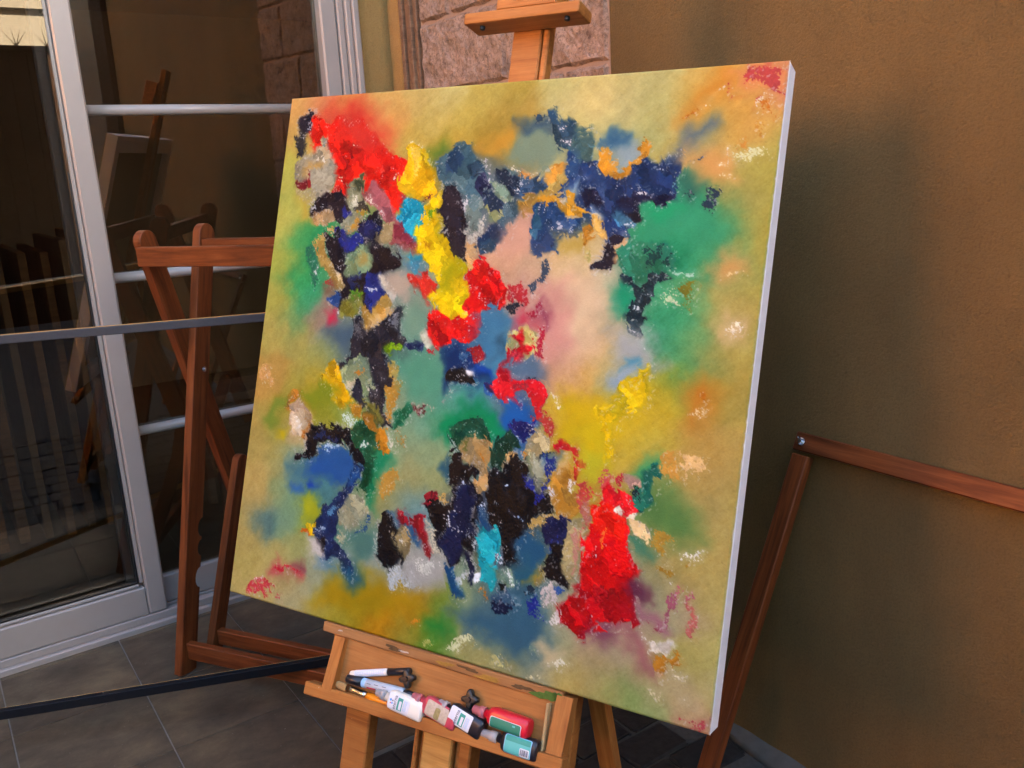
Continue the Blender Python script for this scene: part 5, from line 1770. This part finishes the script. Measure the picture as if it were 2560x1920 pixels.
def pen(label, p0, p1, r, parts, n=0.0):
    M, L = local(*p0, *p1, n)
    t = thing('marker_pen', label, 'marker pen', M.translation.copy(), 'marker pens in the easel tray')
    for name, mat, st in parts:
        bm = bmesh.new()
        loft(bm, [(x * L, q * r, q * r, 2) for x, q in st], r, 24)
        o = obj(name, bm, M, mat, t)
        o.data.polygons.foreach_set('use_smooth', [len(p.vertices) == 4 for p in o.data.polygons])
    return t, M, L


t, M, L = pen('slim white marker pen with a black cap lying across the upper tray', (0.096, 0.0655), (0.2385, 0.0235), 0.0068,
              [('barrel', PL_WHITE, [(0, 0.55), (0.012, 0.85), (0.04, 0.93), (0.62, 1.0), (0.64, 0.9)]),
               ('cap', PL_BLACK, [(0.641, 0.9), (0.645, 1.1), (0.985, 1.02), (1.0, 0.8)])])
lab = obj('label', (lambda bm: (loft(bm, [(0.09 * L, 0.0071, 0.0071, 2), (0.60 * L, 0.0072, 0.0072, 2)], 0.0068, 24), bm)[1])(bmesh.new()), M, PL_PAPER, t)
for k in range(3):
    bm = bmesh.new()
    for i in range(16):
        x = (0.12 + 0.03 * i + random.uniform(-0.004, 0.004)) * L
        box(bm, (x, -0.0025 + k * 0.0024, 0.0068 + math.sqrt(0.0072 ** 2 - (-0.0025 + k * 0.0024) ** 2)), (random.uniform(0.0016, 0.0030), 0.0007, 0.0002))
    obj('print_line', bm, M, PL_LIGHTBLUE, lab)
t, M, L = pen('thick grey marker pen with a black cap, half under the white bottle', (0.0925, 0.0755), (0.258, 0.0660), 0.0095,
              [('cap', PL_BLACK, [(0, 0.8), (0.02, 1.05), (0.24, 1.12), (0.245, 0.9)]),
               ('barrel', PL_GREYPEN, [(0.2455, 0.9), (0.25, 1.0), (0.86, 1.0), (0.87, 0.8)]),
               ('end_plug', PL_BLACK, [(0.871, 0.8), (0.93, 0.75), (1.0, 0.6)])])
bm = bmesh.new()
loft(bm, [(0.252 * L, 0.0097, 0.0097, 2), (0.31 * L, 0.0097, 0.0097, 2)], 0.0095, 24)
obj('band', bm, M, PL_LIGHTBLUE, t)
for x0, x1, y_, mm in ((0.34, 0.40, 0.002, PL_INK), (0.45, 0.51, 0.003, PL_INK), (0.57, 0.63, 0.003, PL_INK), (0.34, 0.47, -0.0062, PL_CRIMSON)):
    bm = bmesh.new()
    hh = 0.0035 if mm is PL_CRIMSON else 0.0012
    z_ = 0.0095 + math.sqrt(0.0097 ** 2 - y_ ** 2)
    bmm = box(bm, ((x0 + x1) / 2 * L, y_, z_), ((x1 - x0) * L, hh, 0.0003))
    bmesh.ops.rotate(bm, verts=bmm, cent=(0, y_, z_), matrix=Matrix.Rotation(-math.asin(y_ / 0.0097), 3, 'X'))
    obj('print_mark', bm, M, mm, t)
# brush
M, L = local(0.0585, 0.0935, 0.232, 0.0985, 0.0)
br = thing('paint_brush', 'flat hog bristle paint brush with steel ferrule and orange handle along the lip', 'paint brush', M.translation.copy())
for name, mat, st in (('bristles', BRISTLE, [(0, 0.003, 0.0012, 2), (0.012, 0.0075, 0.0025, 2.4), (0.03, 0.0082, 0.0034, 2.6), (0.0375, 0.0068, 0.0042, 2.4)]),
                      ('ferrule', STEEL, [(0.036, 0.0072, 0.0046, 2.6), (0.055, 0.0066, 0.0058, 2.2), (0.072, 0.0064, 0.0064, 2), (0.074, 0.0069, 0.0069, 2), (0.077, 0.0064, 0.0064, 2), (0.080, 0.0069, 0.0069, 2), (0.088, 0.0066, 0.0066, 2)]),
                      ('handle', PL_ORANGE, [(0.0885, 0.0066, 0.0066, 2), (0.100, 0.0082, 0.0082, 2), (0.118, 0.0088, 0.0088, 2), (0.15, 0.0070, 0.0070, 2), (L, 0.0045, 0.0045, 2)])):
    bm = bmesh.new()
    loft(bm, st, 0.0068, 26)
    o = obj(name, bm, M, mat, br)
    o.data.polygons.foreach_set('use_smooth', [len(p.vertices) == 4 for p in o.data.polygons])


def knob(label, a, b_, ang):
    M = axes(tp(a, b_, 0), (TX * math.cos(ang) - TY * math.sin(ang)), TN.cross(TX * math.cos(ang) - TY * math.sin(ang)), TN)
    t = thing('wing_knob', label, 'knob', M.translation.copy(), 'black star knobs on the tray panel')
    bm = bmesh.new()
    n = 64
    rings = []
    for z, s in ((0.004, 0.86), (0.006, 1.0), (0.014, 1.0), (0.0165, 0.9), (0.017, 0.6)):
        rings.append([])
        for i in range(n):
            th = 2 * math.pi * i / n
            r_ = 0.0148 + 0.0042 * math.cos(4 * th) + 0.0008 * math.cos(th)
            rings[-1].append(bm.verts.new((r_ * s * math.cos(th), r_ * s * math.sin(th), z)))
    for r0, r1 in zip(rings[:-1], rings[1:]):
        for i in range(n):
            bm.faces.new((r0[i], r0[(i + 1) % n], r1[(i + 1) % n], r1[i]))
    bm.faces.new(rings[0][::-1])
    bm.faces.new(rings[-1])
    o = obj('grip', bm, M, RUBBER, t, smooth=True)
    bm = bmesh.new()
    cyl(bm, (0, 0, 0.003), 0.008, 0.012, 'Z', 20)
    cyl(bm, (0.001, 0, 0.0185), 0.0055, 0.004, 'Z', 16, 0.0045)
    obj('hub', bm, M, PL_BLACK, t, smooth=False)


knob('black four lobed plastic knob touching the cap of the white marker', 0.2365, 0.0390, 0.35)
knob('black four lobed plastic knob alone in the middle of the tray panel', 0.3845, 0.0395, 0.15)

# ================================================================== DECK CHAIR FRAME (left)
CA = math.radians(114)
CC = Vector((math.sin(CA), math.cos(CA), 0))        # along the cross rails
CPV = Vector((-CC.y, CC.x, 0))                       # away from the viewer
CPV = CPV if CPV.y > 0 else -CPV
CFOOT = Vector((-1.089345, 2.454230, 0.000000))


def ch(c, p, z):
    return CFOOT + CC * c + CPV * p + ZZ * z


def arc(cx, cz, r, a0, a1, n=8):
    return [(cx + r * math.cos(a0 + (a1 - a0) * i / n), cz + r * math.sin(a0 + (a1 - a0) * i / n)) for i in range(n + 1)]


def leg_profile(bm, L, depth, th, notches=()):
    """leg along x, rounded at its top end, scallops cut in its back edge"""
    pts = [(0.0, 0.0)]
    pts += [(0.0, 0.0)][1:]
    h = depth
    out = [(0.0, -h / 2)]
    out += [(L - h / 2, -h / 2)] + arc(L - h / 2, 0, h / 2, -math.pi / 2, math.pi / 2, 10)
    for x, r in sorted(notches, reverse=True):
        out += [(x + r, h / 2)] + [(x + r * math.cos(t_), h / 2 - r * 0.62 * math.sin(t_)) for t_ in [math.pi * i / 8 for i in range(1, 8)]] + [(x - r, h / 2)]
    out += [(0.0, h / 2)]
    ded = []
    for p in out:
        if not ded or (abs(p[0] - ded[-1][0]) + abs(p[1] - ded[-1][1])) > 1e-5:
            ded.append(p)
    prism(bm, ded, -th / 2, th / 2)
    es = [e for e in bm.edges if len(e.link_faces) == 2 and e.calc_face_angle(0) > 1.0]
    bmesh.ops.bevel(bm, geom=es, offset=0.002, segments=1, affect='EDGES')


def chair_leg(c, p0, z0, p1, z1, depth, th, parent, notches=(), name='leg'):
    A, B = ch(c, p0, z0), ch(c, p1, z1)
    x = (B - A).normalized()
    y = CC
    z = x.cross(y)
    if z.dot(CPV) < 0:
        y = -y
        z = x.cross(y)
    bm = bmesh.new()
    leg_profile(bm, (B - A).length, depth, th, notches)
    return obj(name, bm, axes(A, x, y, z), CHAIR_WOOD, parent)


def bolt(c, p, z, parent, r=0.009):
    bm = bmesh.new()
    cyl(bm, (0, 0, 0), r, 0.004, 'Z', 18, None, 0.001)
    cyl(bm, (0, 0, 0.003), r * 0.5, 0.004, 'Z', 14, r * 0.35)
    o = ch(c, p, z)
    obj('bolt', bm, axes(o, CPV, ZZ, CC), STEEL, parent)


dc = thing('deck_chair_frame', 'reddish wooden deck chair frame without canvas folded upright before the glass door', 'deck chair', CFOOT)
CWID = 0.64
for c in (0.0, CWID):
    s_ = 1 if c == 0 else -1
    chair_leg(c, 0.020, 0.0, 0.372, 1.375, 0.066, 0.030, dc, ((0.30, 0.032), (0.395, 0.026), (0.46, 0.03)) if True else ())
    chair_leg(c - s_ * 0.034, 0.420, 0.38, 0.147, 1.372, 0.066, 0.030, dc)
    chair_leg(c + s_ * 0.034, 0.105, 0.0, 0.360, 0.62, 0.050, 0.028, dc)
    bolt(c + 0.017, 0.266, 0.93, dc)
bar('top_rail', ch(-0.018, 0.112, 1.300), ch(CWID + 0.018, 0.112, 1.300), ZZ, 0.026, 0.056, CHAIR_WOOD, dc)
bar('back_rail', ch(0.016, 0.345, 1.305), ch(CWID - 0.016, 0.345, 1.305), ZZ, 0.030, 0.05, CHAIR_WOOD, dc)
bar('foot_rail', ch(0.016, 0.036, 0.075), ch(CWID - 0.016, 0.036, 0.075), ZZ, 0.024, 0.056, CHAIR_WOOD, dc)
bar('strut_rail', ch(0.05, 0.136, 0.075), ch(CWID - 0.05, 0.136, 0.075), ZZ, 0.024, 0.05, CHAIR_WOOD, dc)

# ================================================================== EMPTY BLACK FRAME (left, in front of the deck chair)
FB0 = Vector((-1.451470, 2.119203, 0.106000))
FT = Vector((0.978273, 0.207322, 0.000000))
FN = Vector((FT.y, -FT.x, 0))
FN = FN if FN.y < 0 else -FN       # towards the viewer
FL = math.radians(2.5)
FUP = ZZ * math.cos(FL) - FN * math.sin(FL)
FNN = FN * math.cos(FL) + ZZ * math.sin(FL)
FM = axes(FB0, FT, FUP, FNN)
fr = thing('empty_frame', 'large empty strainer frame, black painted outside, leaning against the deck chair', 'frame', FB0 + FT * 0.6)
FH_, FW_ = 1.045, 1.16
def fpart(name, x0, x1, y0, y1, mat, back=0.0085, label=None):
    o = obj(name, boxes([(x0, x1, y0, y1, -0.006, 0.014)], 0.0015), FM, mat, fr, label=label)
    obj('wood_back', boxes([(x0 + 0.001, x1 - 0.001, y0 + 0.001, y1 - 0.001, -back, -0.0065)], 0.001), FM, RAW_PINE, o)
    return o
bb = fpart('bottom_bar', -0.03, FW_, 0.0, 0.026, BLACK_PAINT)
tb = fpart('top_bar', -0.03, FW_, FH_ - 0.021, FH_, GREY_PAINT, 0.034, label='grey worn top bar of the empty frame')
fpart('side_bar', -0.03, -0.004, 0.0265, FH_ - 0.0215, BLACK_PAINT)
fpart('side_bar', FW_ - 0.026, FW_, 0.0265, FH_ - 0.0215, BLACK_PAINT)
for i in range(17):
    x = 0.05 + i * 0.072 + random.uniform(-0.01, 0.01)
    bm = boxes([(x, x + 0.009, 0.026, 0.0275, -0.0012, 0.0002)])
    obj('staple', bm, FM, STEEL, bb)

# ================================================================== WOODEN FRAME LEANING ON THE RIGHT WALL
wf = thing('leaning_wood_frame', 'reddish wooden frame with a wing nut at its corner leaning on the ochre wall', 'frame', dw(1.2, 0.9, 0))
WT, WB = Vector((1.588, 0.876)), Vector((1.190, 0.0))     # (d, z) of the top and the foot of a leg
def wpt(w, t):
    q = WB.lerp(WT, t)
    return dw(q.x, w, q.y)
for w_ in (1.172, 0.50):
    bar('leg', wpt(w_, 0.012), wpt(w_, 0.955), WD, 0.026, 0.042, CHAIR_WOOD, wf)
wup = (wpt(0, 1) - wpt(0, 0)).normalized()
bar('top_rail', wpt(1.196, 0.985), wpt(0.475, 0.985), wup, 0.026, 0.042, CHAIR_WOOD, wf)
bar('low_rail', wpt(1.150, 0.14), wpt(0.522, 0.14), wup, 0.022, 0.042, CHAIR_WOOD, wf)
for w_ in (1.174, 0.498):
    nn = (wup.cross(WD)).normalized()
    nn = nn if nn.dot(DD) < 0 else -nn
    o = wpt(w_, 0.985) + nn * 0.0135
    bm = bmesh.new()
    cyl(bm, (0, 0, 0.002), 0.0085, 0.004, 'Z', 18)
    cyl(bm, (0, 0, 0.007), 0.0042, 0.010, 'Z', 14)
    for s_ in (-1, 1):
        vs = box(bm, (s_ * 0.008, 0, 0.009), (0.010, 0.0025, 0.008), 0.001)
        bmesh.ops.rotate(bm, verts=[v for v in bm.verts if v.is_valid and abs(v.co.x) > 0.0045 and v.co.x * s_ > 0 and abs(v.co.y) < 0.002], cent=(s_ * 0.004, 0, 0.006), matrix=Matrix.Rotation(-s_ * 0.5, 3, 'Y'))
    obj('wing_nut', bm, axes(o, (WD * 0.5 + wup * 0.86).normalized(), nn.cross((WD * 0.5 + wup * 0.86).normalized()), nn), STEEL, wf)
